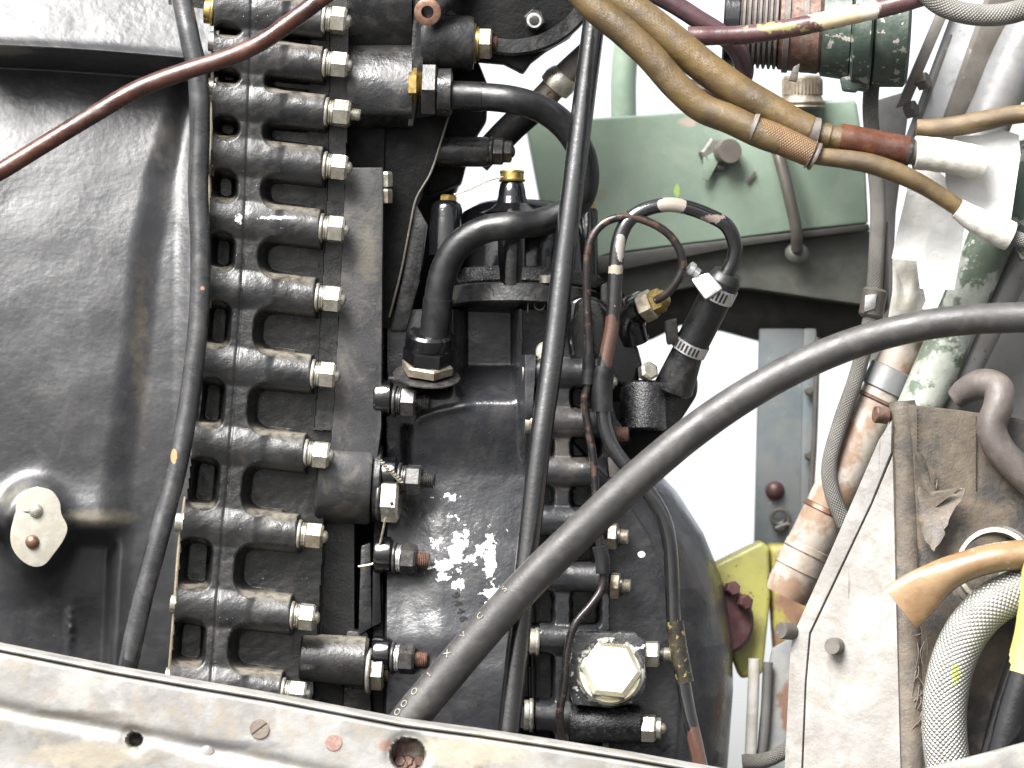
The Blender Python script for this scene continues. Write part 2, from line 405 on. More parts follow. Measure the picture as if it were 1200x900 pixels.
m_dgreen = MAT('dark_green_chipped_paint', (.035, .06, .045), (.05, .075, .06), 40, rough=.42, bump=((6, .5),), chips=(.42, .4, .35), chip_size=20, chip_thr=.57, dust=(.12, .13, .1), dust_amt=.4)
m_olive = MAT('olive_grey_paint', (.16, .17, .15), (.12, .125, .105), 40, rough=.5, bump=((12, .5),), dust=(.22, .2, .16), dust_amt=.4)  # muted olive grey, used on the beam web and tank fittings
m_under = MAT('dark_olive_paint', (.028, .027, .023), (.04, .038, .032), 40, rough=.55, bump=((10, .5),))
m_gtube = MAT('peeling_green_tube_paint', (.09, .135, .085), (.45, .48, .42), 45, thr=(.5, .56), rough=.45, bump=((8, .6),), dust=(.08, .075, .06), dust_amt=.5, chips=(.6, .6, .56), chip_size=10, chip_thr=.6)
m_grey = MAT('light_grey_paint', (.23, .23, .228), (.18, .178, .172), 60, rough=.5, bump=((9, .4),), chips=(.08, .07, .06), chip_size=7, chip_thr=.66, dust=(.25, .22, .18), dust_amt=.4)
m_bgrey = MAT('brown_grey_steel', (.11, .097, .082), (.15, .135, .118), 45, rough=.5, bump=((9, .4),), chips=(.4, .38, .35), chip_size=12, chip_thr=.65)
m_blue = MAT('blue_grey_paint', (.20, .25, .27), (.26, .29, .30), 60, rough=.5, bump=((10, .4),), dust=(.35, .33, .27), dust_amt=.35, chips=(.6, .6, .57), chip_size=14, chip_thr=.66)
m_pipe = MAT('worn_banded_pipe', (.52, .48, .42), (.33, .22, .15), 55, thr=(.46, .58), rough=.4, bump=((8, .5),), dust=(.28, .17, .1), dust_amt=.5, chips=(.25, .27, .28), chip_size=14, chip_thr=.62)
m_sil = MAT('silver_grey_tube_paint', (.3, .31, .32), (.25, .25, .25), 60, rough=.38, metal=.3, bump=((9, .3),), dust=(.3, .25, .2), dust_amt=.4)
m_wood = MAT(alb=.38, name='cracked_white_painted_wood', c=(.62, .6, .57), c2=(.48, .46, .43), size=60, rough=.6, bump=((5, .5), (30, 2)), grain=((.2, .17, .14), (1, .05, .4), 7, .665), dust=(.36, .31, .25), dust_amt=.6)
m_canvas = MAT('brown_grey_canvas', (.15, .118, .082), (.05, .047, .046), 70, thr=(.42, .6), alb=.5, rough=.65, bump=((3, .6), (16, 1.5)), dust=(.26, .21, .15), dust_amt=.5, chips=(.3, .28, .25), chip_size=5, chip_thr=.69)
m_tan = MAT('tan_binding_strip', (.2, .16, .12), (.12, .105, .09), 35, alb=.45, rough=.6, bump=((4, .7), (18, 1.2)), dust=(.3, .25, .19), dust_amt=.5)
m_ora = MAT('varnished_orange_brown_duct', (.33, .22, .12), (.26, .16, .08), 40, rough=.3, bump=((12, .5),), chips=(.62, .52, .34), chip_size=9, chip_thr=.63)
m_steelb = MAT('steel_braid', (.62, .62, .58), (.5, .5, .46), 40, rough=.4, metal=.5, braid=(12, 12, 1.6, (.3, .3, .28)), bump=((20, .5),), spots=((1118, 790, 60, 6, 16, (.55, .65, .08), 5, 1.2, .2),))
m_gbraid = MAT('grey_cloth_braid', (.27, .26, .235), (.2, .19, .17), 40, rough=.6, braid=(8, 8, 1.2, (.09, .085, .075)), bump=((20, .5),))
m_yel = MAT('yellow_paint', (.55, .53, .14), (.46, .44, .14), 40, rough=.45, bump=((9, .5),), chips=(.25, .15, .07), chip_size=9, chip_thr=.63)
m_yrust = MAT('rusted_yellow_paint', (.55, .52, .1), (.36, .2, .12), 30, thr=(.45, .55), rough=.5, bump=((6, .6),), dust=(.15, .08, .05), dust_amt=.6)
m_maroon = MAT('maroon_primer', (.09, .03, .03), (.13, .06, .06), 18, rough=.5, bump=((6, .5),))
m_bhose = MAT('dusty_brown_hose', (.13, .108, .096), (.095, .08, .073), 40, rough=.55, bump=((5, .4), (26, 1)), dust=(.26, .22, .18), dust_amt=.4)
m_steel = MAT('bright_steel_clip', (.62, .62, .62), (.5, .5, .5), 20, alb=1., rough=.28, metal=.85, bump=((4, .15),))
m_print = MAT('white_print', (.33, .31, .26), (.2, .19, .155), 5, rough=.6, bump=())
m_stamp = MAT('black_stamp_ink', (.006, .006, .006), (.01, .01, .01), 5, rough=.5, bump=())
m_wire = MAT('lock_wire', (.5, .46, .38), (.4, .34, .24), 8, rough=.4, metal=.7, bump=())
m_ground = MAT('dark_tarmac', (.06, .06, .058), (.05, .05, .048), 4000, rough=.8, bump=())
m_gask = MAT('tan_gasket', (.3, .25, .17), (.22, .18, .12), 10, rough=.6, bump=((3, .4),))
m_cream = MAT('cream_plate_paint', (.36, .35, .3), (.29, .28, .235), 25, rough=.5, bump=((5, .3),), dust=(.3, .26, .18), dust_amt=.5, chips=(.12, .1, .08), chip_size=6, chip_thr=.69)

# ------------------------------------------------------------------ fasteners (shared meshes)
def unit(name, prof, seg, smooth):
    v, f = lathe((0, 0, 0), (1, 0, 0), prof, seg)
    return mesh_of(name, v, f, smooth)
U = {
    'hex': unit('hex', [(0, .93), (.05, 1), (.86, 1), (1, .84)], 6, 20),
    'washer': unit('washer', [(0, .95), (.2, 1), (.8, 1), (1, .95)], 28, 50),
    'spring': unit('spring', [(0, .9), (.1, 1), (.42, 1), (.46, .9), (.54, .9), (.58, 1), (.9, 1), (1, .9)], 24, 30),
    'stud': unit('stud', [(0, .9)] + [(.05 + .85 * k / 12, 1 if k % 2 else .88) for k in range(13)] + [(.95, .85), (1, .7)], 16, 30),
    'dome': unit('dome', [(0, 1), (.3, .97), (.6, .85), (.85, .6), (1, .2)], 18, 60),
    'cap': unit('cap', [(0, .96), (.06, 1), (.9, 1), (1, .93)], 24, 30),
    'collar': unit('collar', [(0, .9), (.08, 1), (.92, 1), (1, .9)], 24, 40),
}
PARTN = {'hex': 'nut', 'washer': 'washer', 'spring': 'spring_washer', 'stud': 'stud', 'dome': 'stud', 'cap': 'bolt_head', 'collar': 'collar'}
def upl(kind, parent, p, axis, L, r, mat, roll=0., name=None, label=None):
    a, n, b = frame(axis)
    rot = Matrix((a, -b, n)).transposed().to_4x4() @ Matrix.Rotation(roll, 4, 'X')
    sz = S * F(p[2])
    m = Matrix.Translation(world(p)) @ R4 @ rot @ Matrix.Diagonal((L * sz, r * sz, r * sz, 1))
    o = put(name or PARTN[kind], U[kind], mat, parent, m)
    if label: o['label'] = label
    return o
def fastener(parent, p, axis, seq, roll=0.):
    """seq of (kind, length, radius, material) laid end to end; the nut (or head) is the part, the rest its sub-parts"""
    ax = Vector(axis).normalized(); p = Vector(p); pos = []; q = p.copy()
    for k, L, r, mt in seq:
        pos.append(q.copy()); q = q + ax * L * F(p[2])
    main = next((i for i, s_ in enumerate(seq) if s_[0] == 'hex'), 0)
    k, L, r, mt = seq[main]
    mo = upl(k, parent, pos[main], ax, L, r, mt, roll)
    for i, (k, L, r, mt) in enumerate(seq):
        if i != main: upl(k, mo, pos[i], ax, L, r, mt, roll if k == 'hex' else 0)
    return mo

# ------------------------------------------------------------------ the setting
gv = []
for k in range(48):
    a = 2 * math.pi * k / 48; gv.append((600 * math.cos(a), 600 * math.sin(a), 0))
gm = bpy.data.meshes.new('ground'); gm.from_pydata(gv, [], [list(range(48))])
go = bpy.data.objects.new('ground', gm); COL.objects.link(go); gm.materials.append(m_ground); go['kind'] = 'structure'

# ------------------------------------------------------------------ engine block (cover, bolted flange row, plates)
eng = thing('engine_block', 'black painted engine block with a long row of bolted bosses beside a big smooth cover', 'engine', P(300, 800, -100))
core = [(-60, -60), (560, -60), (560, 120), (545, 190), (520, 260), (560, 330), (730, 340), (752, 430), (735, 520), (740, 930), (-60, 930)]
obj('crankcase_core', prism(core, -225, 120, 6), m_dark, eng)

# big cover on the left
xr_t = [(-30, 256), (100, 252), (250, 248), (340, 245), (460, 236), (560, 224), (640, 214), (720, 208), (860, 196)]
ys = np.concatenate([np.arange(-40, 40, 3.0), np.arange(40, 100, 1.0), np.arange(100, 850, 2.5)]); us = np.linspace(0, 1, 120)
yr = np.repeat(ys[:, None], len(us), 1); XR = interp(xr_t, yr + 12)
X = -40 + (XR + 40) * us[None, :]
Y = yr + 0.045 * X + 0.00012 * X * X                      # the ledge falls a little to the right
_yy = np.arange(55, 900, 1.0)
_zz = np.cumsum(np.tan(np.radians(np.interp(_yy, [55, 80, 150, 230, 330, 430, 570, 900], [20, 20, 20, 16, 10, 5, -6, -8]))))
_zz -= _zz.max()
zprof = lambda y: np.interp(y, _yy, _zz)
Z = np.where(yr < 52, _zz[0] + 20 - 42 + 42 * np.clip((yr + 30) / 82, 0, 1) + 5 * np.exp(-((yr - 48) / 7) ** 2), 0)
led = sstep(52, 74, yr)
Z = Z * (1 - led) + led * zprof(yr)
Z += -14 * sstep(-34, 8, X - interp([(0, 225), (120, 220), (200, 195), (300, 180), (400, 172), (560, 150), (850, 140)], Y)) * led * (1 - .75 * sstep(200, 232, X))
Z += 3 * bump2(X, Y, 95, 330, 60, 70) + 2.0 * wobble(X, Y, 120) + .7 * wobble(Y, X, 37)
# lug pad and the ledge with pockets under it
dyl = Y - (602 + .05 * X)
sh = 15 * np.exp(-(dyl / np.where(dyl < 0, 34, 15)) ** 2) * (1 - sstep(110, 170, X))
Z += sh
pocket = sstep(612, 640, Y - .05 * X) * (1 - sstep(118, 142, X + .06 * (Y - 640)))
rib = np.exp(-((X - (34 - .1 * (Y - 640))) / 26) ** 2) * (1 - sstep(640, 720, Y))
Z += -44 * pocket * (1 - rib * .9)
Z += 20 * np.exp(-(np.maximum(np.hypot((X - 42) / 1.0, (Y - 617) / 1.35) - 30, 0) / 12) ** 2)
Z += 5 * bump2(X, Y, 75, 740, 5, 22) * (1 + .4 * wobble(X, Y, 4))
cov = hfobj('side_cover', X, Y, Z, 0, m_cover, eng, back=-120)
def zcov(x, y):
    i = np.argmin(np.abs(ys - y)); j = np.argmin(np.abs(X[i] - x)); return Z[i, j]
# riveted lug plate
lug = [(43, 570), (60, 575), (70, 588), (72, 602), (79, 618), (75, 632), (64, 648), (52, 662), (38, 664), (24, 656), (14, 642), (12, 625), (16, 606), (20, 588), (30, 575)]
zl = 24
lug = [tuple(q[:2]) for q in smoothpath(lug + lug[:1], 4)][:-1]
lg = obj('lug_plate', prism(lug, zl + 5, 8, 1.5), m_cream, eng, label='cream painted lug plate with two rivets')
upl('dome', lg, P(42, 598, zl + 4), (0, 0, 1), 8, 8.5, m_nut, name='rivet')
upl('dome', lg, P(38, 635, zl + 4), (0, 0, 1), 8, 8.5, m_copper, name='rivet')

# the flange row
NUTS = [(393, 23), (394, 75), (398, 132), (392, 195), (390, 268), (385, 349), (379, 439), (371, 532), (363, 627), (354, 722), (344, 812)]
XE = [379, 380, 382, 380, 376, 371, 366, 358, 350, 342, 331]
xl_t = [(-30, 251), (100, 250), (250, 246), (340, 242), (460, 232), (560, 221), (640, 211), (720, 205), (860, 193)]
xw_t = [(-30, 297), (100, 293), (250, 288), (340, 284), (460, 275), (560, 268), (620, 262), (720, 254), (860, 244)]
xs_t = [(-30, 408), (150, 406), (250, 403), (340, 398), (460, 392), (500, 389), (560, 380), (640, 377), (720, 372), (860, 362)]
ys2 = np.arange(-36, 862, 1.25); xs2 = np.arange(188, 412, 1.5)
X, Y = np.meshgrid(xs2, ys2)
Y = Y + (X - 300) * .11
XL, XW, XS = interp(xl_t, Y), interp(xw_t, Y), interp(xs_t, Y)
nz = .5 * wobble(X, Y, 17) + .35 * wobble(Y, X, 6)
FLOOR, PL = -40.0, 10.0
slope = .11
yc_of = lambda i: NUTS[i][1] + (X - XE[i]) * slope
def rrect(x0, x1, y0, y1, rad):
    cx, cy = (x0 + x1) / 2, (y0 + y1) / 2
    qx = np.abs(X - cx) - (x1 - x0) / 2 + rad; qy = np.abs(Y - cy) - (y1 - y0) / 2 + rad
    return np.hypot(np.maximum(qx, 0), np.maximum(qy, 0)) + np.minimum(np.maximum(qx, qy), 0) - rad
depth = np.zeros_like(X)
for i in range(-1, len(NUTS)):
    if i < 0: y0 = yc_of(0) - 60; y1 = yc_of(0)
    elif i == len(NUTS) - 1: y0 = yc_of(i); y1 = y0 + 80
    else: y0, y1 = yc_of(i), yc_of(i + 1)
    top, bot = y0 + 19, y1 - 21
    sd = rrect(XW + 21, XW + 260, top, bot, np.minimum(19, (bot - top) / 2 - 1))
    lft = rrect(XL + 3, XW - 14, y0 + 20, y1 - 22, 11)
    sd = np.minimum(sd, lft)
    depth = np.maximum(depth, sstep(-5.5, 5.5, -sd))
depth = np.maximum(depth, sstep(-18, 18, X - XW - 52))
plate = PL - 2.2 * np.exp(-((X - XW) / 26) ** 2)
Z = plate + (FLOOR - plate) * depth + nz * .7
for i, ((nx, ny), xe) in enumerate(zip(NUTS, XE)):
    yc = yc_of(i); r = 23.5 - 1.5 * (ny < 160) + 2.0 * np.exp(-((X - XW) / 34) ** 2)
    dy = Y - yc
    bz = -11 + np.sqrt(np.maximum(r * r - dy ** 2, 0)) - 60 * (np.abs(dy) >= r)
    bz = np.where((X < xe) & (X > XL), bz + nz * .6, -80)
    bz = np.where((X > xe - 1.6), bz - 1.5, bz)
    Z = smax(Z, np.where(bz > -40, bz, -90), 10)
    Z = np.where((X > xe) & (X <= XS) & (np.abs(dy) < 45) , np.minimum(Z, FLOOR), Z)
Z = np.where(X > XS, -95, Z)
strip = (X > XS - 22) & (X <= XS) & (Y > 30) & (Y < 505)
Z = np.where(strip & (Z < -20), -30 + nz * .4, Z)
Z = np.where((X < XL) , -115, Z)
Z += -1.6 * np.exp(-((X - XW) / 1.6) ** 2) * (Z > -10)          # parting line between the halves
fl = hfobj('bolted_flange', X, Y, Z, 0, m_row, eng, back=-120)
for i, ((nx, ny), xe) in enumerate(zip(NUTS, XE)):
    ax = (1, -.1, .04)
    p = P(xe - 1, ny - 1, -3)
    long = i == 2
    fastener(eng, p, ax, [('washer', 4, 17.5 - .5 * (i % 2), m_nut), ('spring', 6, 14.5, m_nut), ('hex', 18.5 + (i % 3) * .8, 16.5, m_nut if i not in (8,) else m_nutb), ('stud' if long else 'dome', 12 if long else 6, 7.5 if long else 8, m_nut)], roll=(i * 37 % 24 - 12) / 180 * math.pi)
# heads along the left edge of the row, half behind the black hose
for (x, y, r, mt) in [(240, 12, 18, m_brass), (245, 48, 14, m_nut), (243, 104, 15, m_nut), (241, 190, 16, m_gask), (243, 256, 15, m_nut), (238, 345, 15, m_gask), (206, 612, 13, m_nut), (200, 708, 13, m_nut), (194, 792, 12, m_nut)]:
    fastener(eng, P(x, y, -4), (1, -.1, 0.03), [('cap', 8, r * .86, mt), ('washer', 3.5, r, mt)])
obj('gasket_edge', tube([(x, y, -16) for y, x in [(40, 249), (100, 249), (250, 245), (340, 241), (460, 231), (560, 220), (640, 210), (720, 204), (830, 195)]], 2.2, 8), m_gask, eng)

# long grey plate and the bracket boss below it
obj('mounting_plate', prism([(405, 196), (449, 196), (449, 260), (448, 330), (447, 500), (442, 540), (386, 540), (392, 460), (398, 350)], -28, 40, 2.5), m_plate, eng)
obj('mounting_plate', prism([(410, 130), (452, 130), (449, 244), (403, 247)], -62, 40, 2.5), m_dark, eng)  # upper run near-black: the housing's shade is put into its colour
cyp = lambda cy, r, zc, a0=-100, a1=100, n=18: [(cy - r * math.sin(math.radians(a)) , zc + r * math.cos(math.radians(a))) for a in np.linspace(a1, a0, n)]
obj('bracket_boss', join(lathe(P(372, 562, -62), (1, -.06, 0), [(0, 47), (3, 50), (62, 50), (65, 48)], 40)), m_plate, eng)
obj('bracket_flange', join(lathe(P(437, 566, -62), (1, -.06, 0), [(0, 44), (2, 46), (8, 46), (10, 44)], 32)), m_black, eng)
# upright edge plates under the boss, then the lower boss
obj('edge_plate', prism([(423, 640), (434, 636), (436, 735), (420, 745), (421, 700)], -55, 50, 2), m_black, eng)
obj('edge_plate', prism([(437, 645), (445, 650), (447, 730), (436, 735)], -48, 60, 2), m_gloss, eng)
obj('lower_boss', join(lathe(P(352, 770, -48), (1, -.07, 0), [(0, 26), (2, 28), (76, 30), (80, 27)], 32)), m_row, eng)
obj('lower_boss', prism([(405, 738), (432, 740), (436, 840), (400, 850)], -66, 50, 6), m_black, eng)
# wired big nuts on the bracket
b1 = upl('hex', eng, P(448, 585, -40), (1, -.05, .1), 21, 27, m_nut, roll=.3)
upl('washer', b1, P(443, 584.5, -40), (1, -.05, .1), 5, 27, m_dnut)
obj('wire_hole', lathe(P(459, 590, -12.6), (0, 0, 1), [(0, 2.2), (.8, 2.2)], 10), m_stamp, b1)
b2 = upl('hex', eng, P(436, 787, -40), (1, -.06, .1), 15, 22, m_nutb, roll=.2)
upl('washer', b2, P(431, 786, -40), (1, -.06, .1), 5, 27, m_nut)
upl('stud', b2, P(450, 788, -40), (1, -.06, .1), 6, 11, m_nutb)
lk = []
for ph in (0, math.pi):
    pts = []
    for k in range(25):
        t = k / 24; x = 447 + 24 * t; y = 541 + 24 * t
        pts.append((x + 1.6 * math.sin(9 * t * 3 + ph), y + 1.6 * math.cos(9 * t * 3 + ph), -6 + 2 * math.sin(9 * t * 3 + ph)))
    lk.append(tube(pts, 1.5, 6, 2))
obj('lock_wire', join(*[l[:2] for l in lk]), m_wire, eng)
obj('lock_wire', tube([(452, 606, -20), (447, 630, -25), (442, 650, -28), (438, 660, -30), (420, 664, -32)], 1.5, 6), m_wire, eng)
ln = upl('hex', eng, P(450, 238, -42), (0, 1, .1), 17, 10, m_nutb, roll=.5)
upl('hex', ln, P(450, 219, -41), (0, 1, .1), 18, 10, m_nut, roll=.5)

# ------------------------------------------------------------------ upper housing
uph = thing('upper_housing', 'black stepped upper housing with a bolted boss and a brass union, above the pump', 'engine housing', P(480, 150, -60))
def wavyprofile():
    pr = []
    for y in np.linspace(-40, 146, 60):
        z = -26 + 34 * math.sin(math.pi * np.clip((y + 75) / 124, 0, 1)) ** .8 if y < 49 else -26 + 36 * math.sin(math.pi * np.clip((y - 49) / 118, 0, 1)) ** .7
        z -= 0 if y < 130 else (y - 130) ** 1.4 * .5
        pr.append((y, z))
    return pr + [(146, -120), (-40, -120)]
obj('stepped_block', xprof(wavyprofile(), 406, 482, -28), m_black, uph, smooth=60)
obj('flange_plate', prism([(487, -40), (495, -40), (496, 75), (484, 148), (478, 148), (482, 60)], -34, 70, 1.5), m_black, uph)
obj('nut_boss', lathe(P(494, 50, -62), (1, -.02, 0), [(0, 33), (3, 35), (58, 33), (62, 31)], 36), m_black, uph)
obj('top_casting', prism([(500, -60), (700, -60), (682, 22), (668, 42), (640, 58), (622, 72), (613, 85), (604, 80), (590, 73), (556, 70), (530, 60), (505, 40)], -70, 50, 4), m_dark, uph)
fastener(uph, P(553, 51, -62), (1, -.02, .05), [('washer', 5, 24, m_nutb), ('spring', 4, 20, m_brass), ('hex', 15, 20, m_nutb), ('stud', 6, 10, m_rust)], roll=.1)
# rim disc with its worn part number
rim = obj('rim_disc', lathe(P(600, -42, -88), (0, 0, 1), [(0, 108), (3, 111), (27, 111), (30, 108), (30, 92)], 72, caps=False), m_black, uph)
hx = upl('hex', uph, P(626, 24, -64), (.05, 0, 1), 14, 13, m_dnut, roll=.25)
upl('washer', hx, P(626, 24, -51), (.05, 0, 1), 2, 9, m_steel)
upl('stud', hx, P(626, 24, -50), (.05, 0, 1), 2, 6, m_dnut)
# cut copper pipe end
pe = obj('pipe_stub', tube([(548, -40, -60), (525, -8, -40), (506, 10, -12), (502, 14, 0)], 15, 22), m_black, uph)
obj('pipe_end_ring', lathe(P(502, 14, -2), (-.15, -.1, 1), [(0, 14), (2, 16), (6, 16), (7, 14), (7, 7.5), (-14, 7)], 28, caps=False), m_copper, pe)
# union: brass hex, thread, black nuts
u1 = upl('hex', uph, P(479, 100, -34), (1, -.02, .02), 11, 21, m_brass, roll=.5, name='union_nut', label='brass union nut')
upl('stud', u1, P(489, 100, -34), (1, -.02, .02), 8, 17, m_brass)
u2 = upl('hex', uph, P(495, 104, -34), (1, -.02, .02), 18, 33, m_dnut, roll=.1, name='union_nut')
upl('collar', u2, P(512, 108, -34), (1, -.02, .02), 18, 28, m_black)
# casting below it, with the bright flange edge
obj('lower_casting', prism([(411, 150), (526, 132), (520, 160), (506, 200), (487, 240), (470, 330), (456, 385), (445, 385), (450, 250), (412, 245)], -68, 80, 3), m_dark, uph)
obj('flange_edge', tube([(527, 132, -66), (514, 175, -66), (504, 204, -66), (488, 232, -66), (481, 262, -66), (470, 318, -66), (456, 372, -66)], 1.3, 8, 4), m_bgrey, uph)
obj('lower_casting', prism([(486, 236), (481, 262), (470, 330), (457, 388), (476, 388), (492, 330), (500, 262)], -72, 50, 3), m_black, uph)
obj('lower_nut_boss', lathe(P(505, 178, -95), (1, 0, .02), [(0, 18), (66, 18), (70, 16)], 28), m_black, uph)
fastener(uph, P(573, 177, -95), (1, -.03, .05), [('washer', 5, 17, m_dnut), ('hex', 13, 17, m_dnut), ('hex', 9, 14, m_dnut), ('dome', 4, 7, m_dnut)], roll=.2)
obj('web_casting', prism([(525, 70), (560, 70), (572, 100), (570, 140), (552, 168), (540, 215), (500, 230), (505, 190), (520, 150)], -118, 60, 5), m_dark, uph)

# ------------------------------------------------------------------ rear casing (smooth case, second flange row, drum)
rear = thing('rear_casing', 'grey black rear casing with flaked white paint, a second bolted row and a round drum', 'engine casing', P(650, 890, -80))
xs_tab = [(362, 704), (430, 706), (490, 722), (520, 744), (545, 766), (580, 800), (630, 832), (690, 856), (760, 867), (820, 868), (930, 860)]
ys3 = np.arange(362, 925, 1.5); u3 = 1 - (1 - np.linspace(0, 1, 300)) ** 1.12
Y = np.repeat(ys3[:, None], len(u3), 1); XE3 = interp(xs_tab, Y)
X = 436 + (XE3 - 436) * u3[None, :]
nz = .6 * wobble(X, Y, 40) + .3 * wobble(Y, X, 12)
case = -50 - 20 * sstep(480, 560, Y) + 38 * sstep(540, 800, Y) - 10 * sstep(780, 900, Y)
case = case + 7 * bump2(X, Y, 560, 640, 60, 60) - 10 * sstep(520, 470, X) * sstep(560, 600, Y)
case += 4 * np.exp(-((Y - (498 - 22 * np.sqrt(np.clip((X - 485) / 60, 0, 1)))) / 5) ** 2) * sstep(482, 492, X) * (1 - sstep(540, 560, X))
case += 3 * bump2(X, Y, 500, 745, 70, 18) - 3 * bump2(X, Y, 500, 772, 70, 14)
case += -95 * sstep(528, 548, X) * (1 - sstep(598, 612, X)) * (1 - sstep(425, 475, Y))
case += -30 * (1 - sstep(440, 470, Y)) * (1 - sstep(520, 535, X))
case += 26 * sstep(606, 616, X) * (1 - sstep(470, 560, Y))
case += -46 * (1 - sstep(447, 453, X)) 
case += -18 * np.exp(-((X - 476) / 5) ** 2) * sstep(495, 505, Y) * (1 - sstep(548, 556, Y))
Z = case + nz
xl2 = interp([(362, 630), (430, 628), (620, 616), (930, 606)], Y); xr2 = 714
BOSS2 = [(437, 622, 712), (495, 628, 716), (553, 622, 713), (611, 620, 713), (676, 622, 716), (750, 632, 700), (840, 627, 700)]
def rrect2(x0, x1, y0, y1, rad):
    cx, cy = (x0 + x1) / 2, (y0 + y1) / 2
    qx = np.abs(X - cx) - (x1 - x0) / 2 + rad; qy = np.abs(Y - cy) - (y1 - y0) / 2 + rad
    return np.hypot(np.maximum(qx, 0), np.maximum(qy, 0)) + np.minimum(np.maximum(qx, qy), 0) - rad
dep = np.zeros_like(X)
ybs = [380] + [b[0] for b in BOSS2] + [915]
for y0, y1 in zip(ybs, ybs[1:]):
    dep = np.maximum(dep, sstep(-3, 3, -rrect2(670, 703, y0 + 16, y1 - 15, 9)))
    dep = np.maximum(dep, sstep(-3, 3, -rrect2(600, 648, y0 + 16, y1 - 15, 9)))
fz = -38 + nz - 80 * dep
for by, bx0, bx1 in BOSS2:
    r = 18; dy = Y - by - (X - 660) * .03
    bz = -46 + np.sqrt(np.maximum(r * r - dy ** 2, 0)) - 60 * (np.abs(dy) >= r)
    fz = smax(fz, np.where((X > bx0) & (X < bx1), bz + nz * .5, -140), 8)
fz = np.where((X > xl2) & (X < 632) & (fz > -60) & (np.min([np.abs(Y - b[0]) for b in BOSS2], axis=0) > 17), -100, fz)
inrow = (X > xl2) & (X < xr2) & (Y > 415)
Z = np.where(inrow, fz, Z)
Z = np.where((X > xr2), -54 + nz * .6, Z)
tt = np.clip((X - (XE3 - 72)) / 72, 0, 1)
fall = sstep(505, 545, Y)
Z = Z - fall * (170 * (1 - np.sqrt(np.maximum(1 - tt ** 2, 0))) + 4 * sstep(0, .06, tt))
Z = np.where((Y < 415) & (X > 612), -110, Z)
rc = hfobj('casing_shell', X, Y, Z, -45, m_case, rear, back=-330)
def zrear(x, y):
    i = np.argmin(np.abs(ys3 - y)); j = np.argmin(np.abs(X[i] - x)); return float(Z[i, j])
# left-hand studs with black nuts
for (y, x0, lab) in [(470, 452, 0), (561, 458, 1), (654, 452, 2), (771, 450, 3)]:
    lugv = lathe(P(x0 - 14, y - 4, -44), (1, -.03, 0), [(0, 20), (3, 22), (19, 22), (23, 18)], 26)
    lo = obj('stud_lug', lugv, m_gloss, rear)
    mt = m_rust if lab in (2, 3) else m_dnut
    fastener(rear, P(x0 + 9, y, -40), (1, -.05, .12), [('washer', 4, 19, m_dnut), ('spring', 6, 16, m_steel if lab in (2, 3) else m_dnut), ('hex', 18, 18, m_dnut), ('stud', 15, 9.5, mt)], roll=.05 + .2 * lab)
# heads on the left of the second row
for (x, y, r) in [(612, 437, 15), (615, 495, 15), (621, 752, 17), (614, 838, 20)]:
    fastener(rear, P(x, y, -42), (1, -.02, -.02), [('cap', 6, r * .9, m_nut), ('washer', 5, r, m_nutb if y == 495 else m_nut)])
for (x, y, s_) in [(712, 447, 0), (714, 508, 1), (713, 628, 2), (716, 686, 2)]:
    seq = {0: [('hex', 8, 10, m_nut), ('dome', 4, 6, m_nut)], 1: [('collar', 4, 12, m_nutb), ('stud', 19, 9, m_rust)], 2: [('hex', 11, 16, m_nutb), ('spring', 3, 12, m_dnut), ('stud', 10, 9, m_nut)]}[s_]
    fastener(rear, P(x, y, -40), (1, -.05, .12), seq, roll=.15)
obj('clip_block', prism([(712, 536), (728, 534), (733, 556), (714, 560)], -26, 20, 2), m_bgrey, rear)
# square pad with the big bright hexagon
pad = obj('square_pad', prism([(668, 748), (676, 740), (744, 742), (757, 752), (757, 806), (750, 822), (716, 830), (672, 826), (668, 816)], -8, 60, 3), MAT('chipped_grey_black_pad', (.03, .03, .032), (.075, .075, .078), 12, rough=.3, bump=((3, .7),), chips=(.8, .8, .78), chip_size=8, chip_thr=.6), rear)
obj('pad_ring', lathe(P(715, 786, -10), (.03, .1, 1), [(0, 41), (4, 41), (6, 39), (6, 28)], 44, caps=False), m_worn, pad)
hb = upl('washer', rear, P(715, 790, -6), (.02, .28, 1), 6, 37, m_gold, name='big_washer')
upl('hex', hb, P(715.3, 789, 0), (.02, .28, 1), 24, 36, m_gold, roll=.42, name='hexagon_head')
obj('pad_boss', lathe(P(668, 848, -42), (1, 0, 0), [(0, 24), (82, 22), (86, 19)], 30), m_speck, rear)
for y, seq in ((766, [('washer', 3, 17, m_nut), ('hex', 18, 16, m_nut), ('collar', 5, 8, m_dnut), ('stud', 10, 9, m_nut)]), (853, [('hex', 17, 17, m_nut), ('collar', 6, 13, m_nut), ('dome', 6, 7, m_nut)])):
    fastener(rear, P(752, y, -36), (1, -.03, .08), seq, roll=.12)
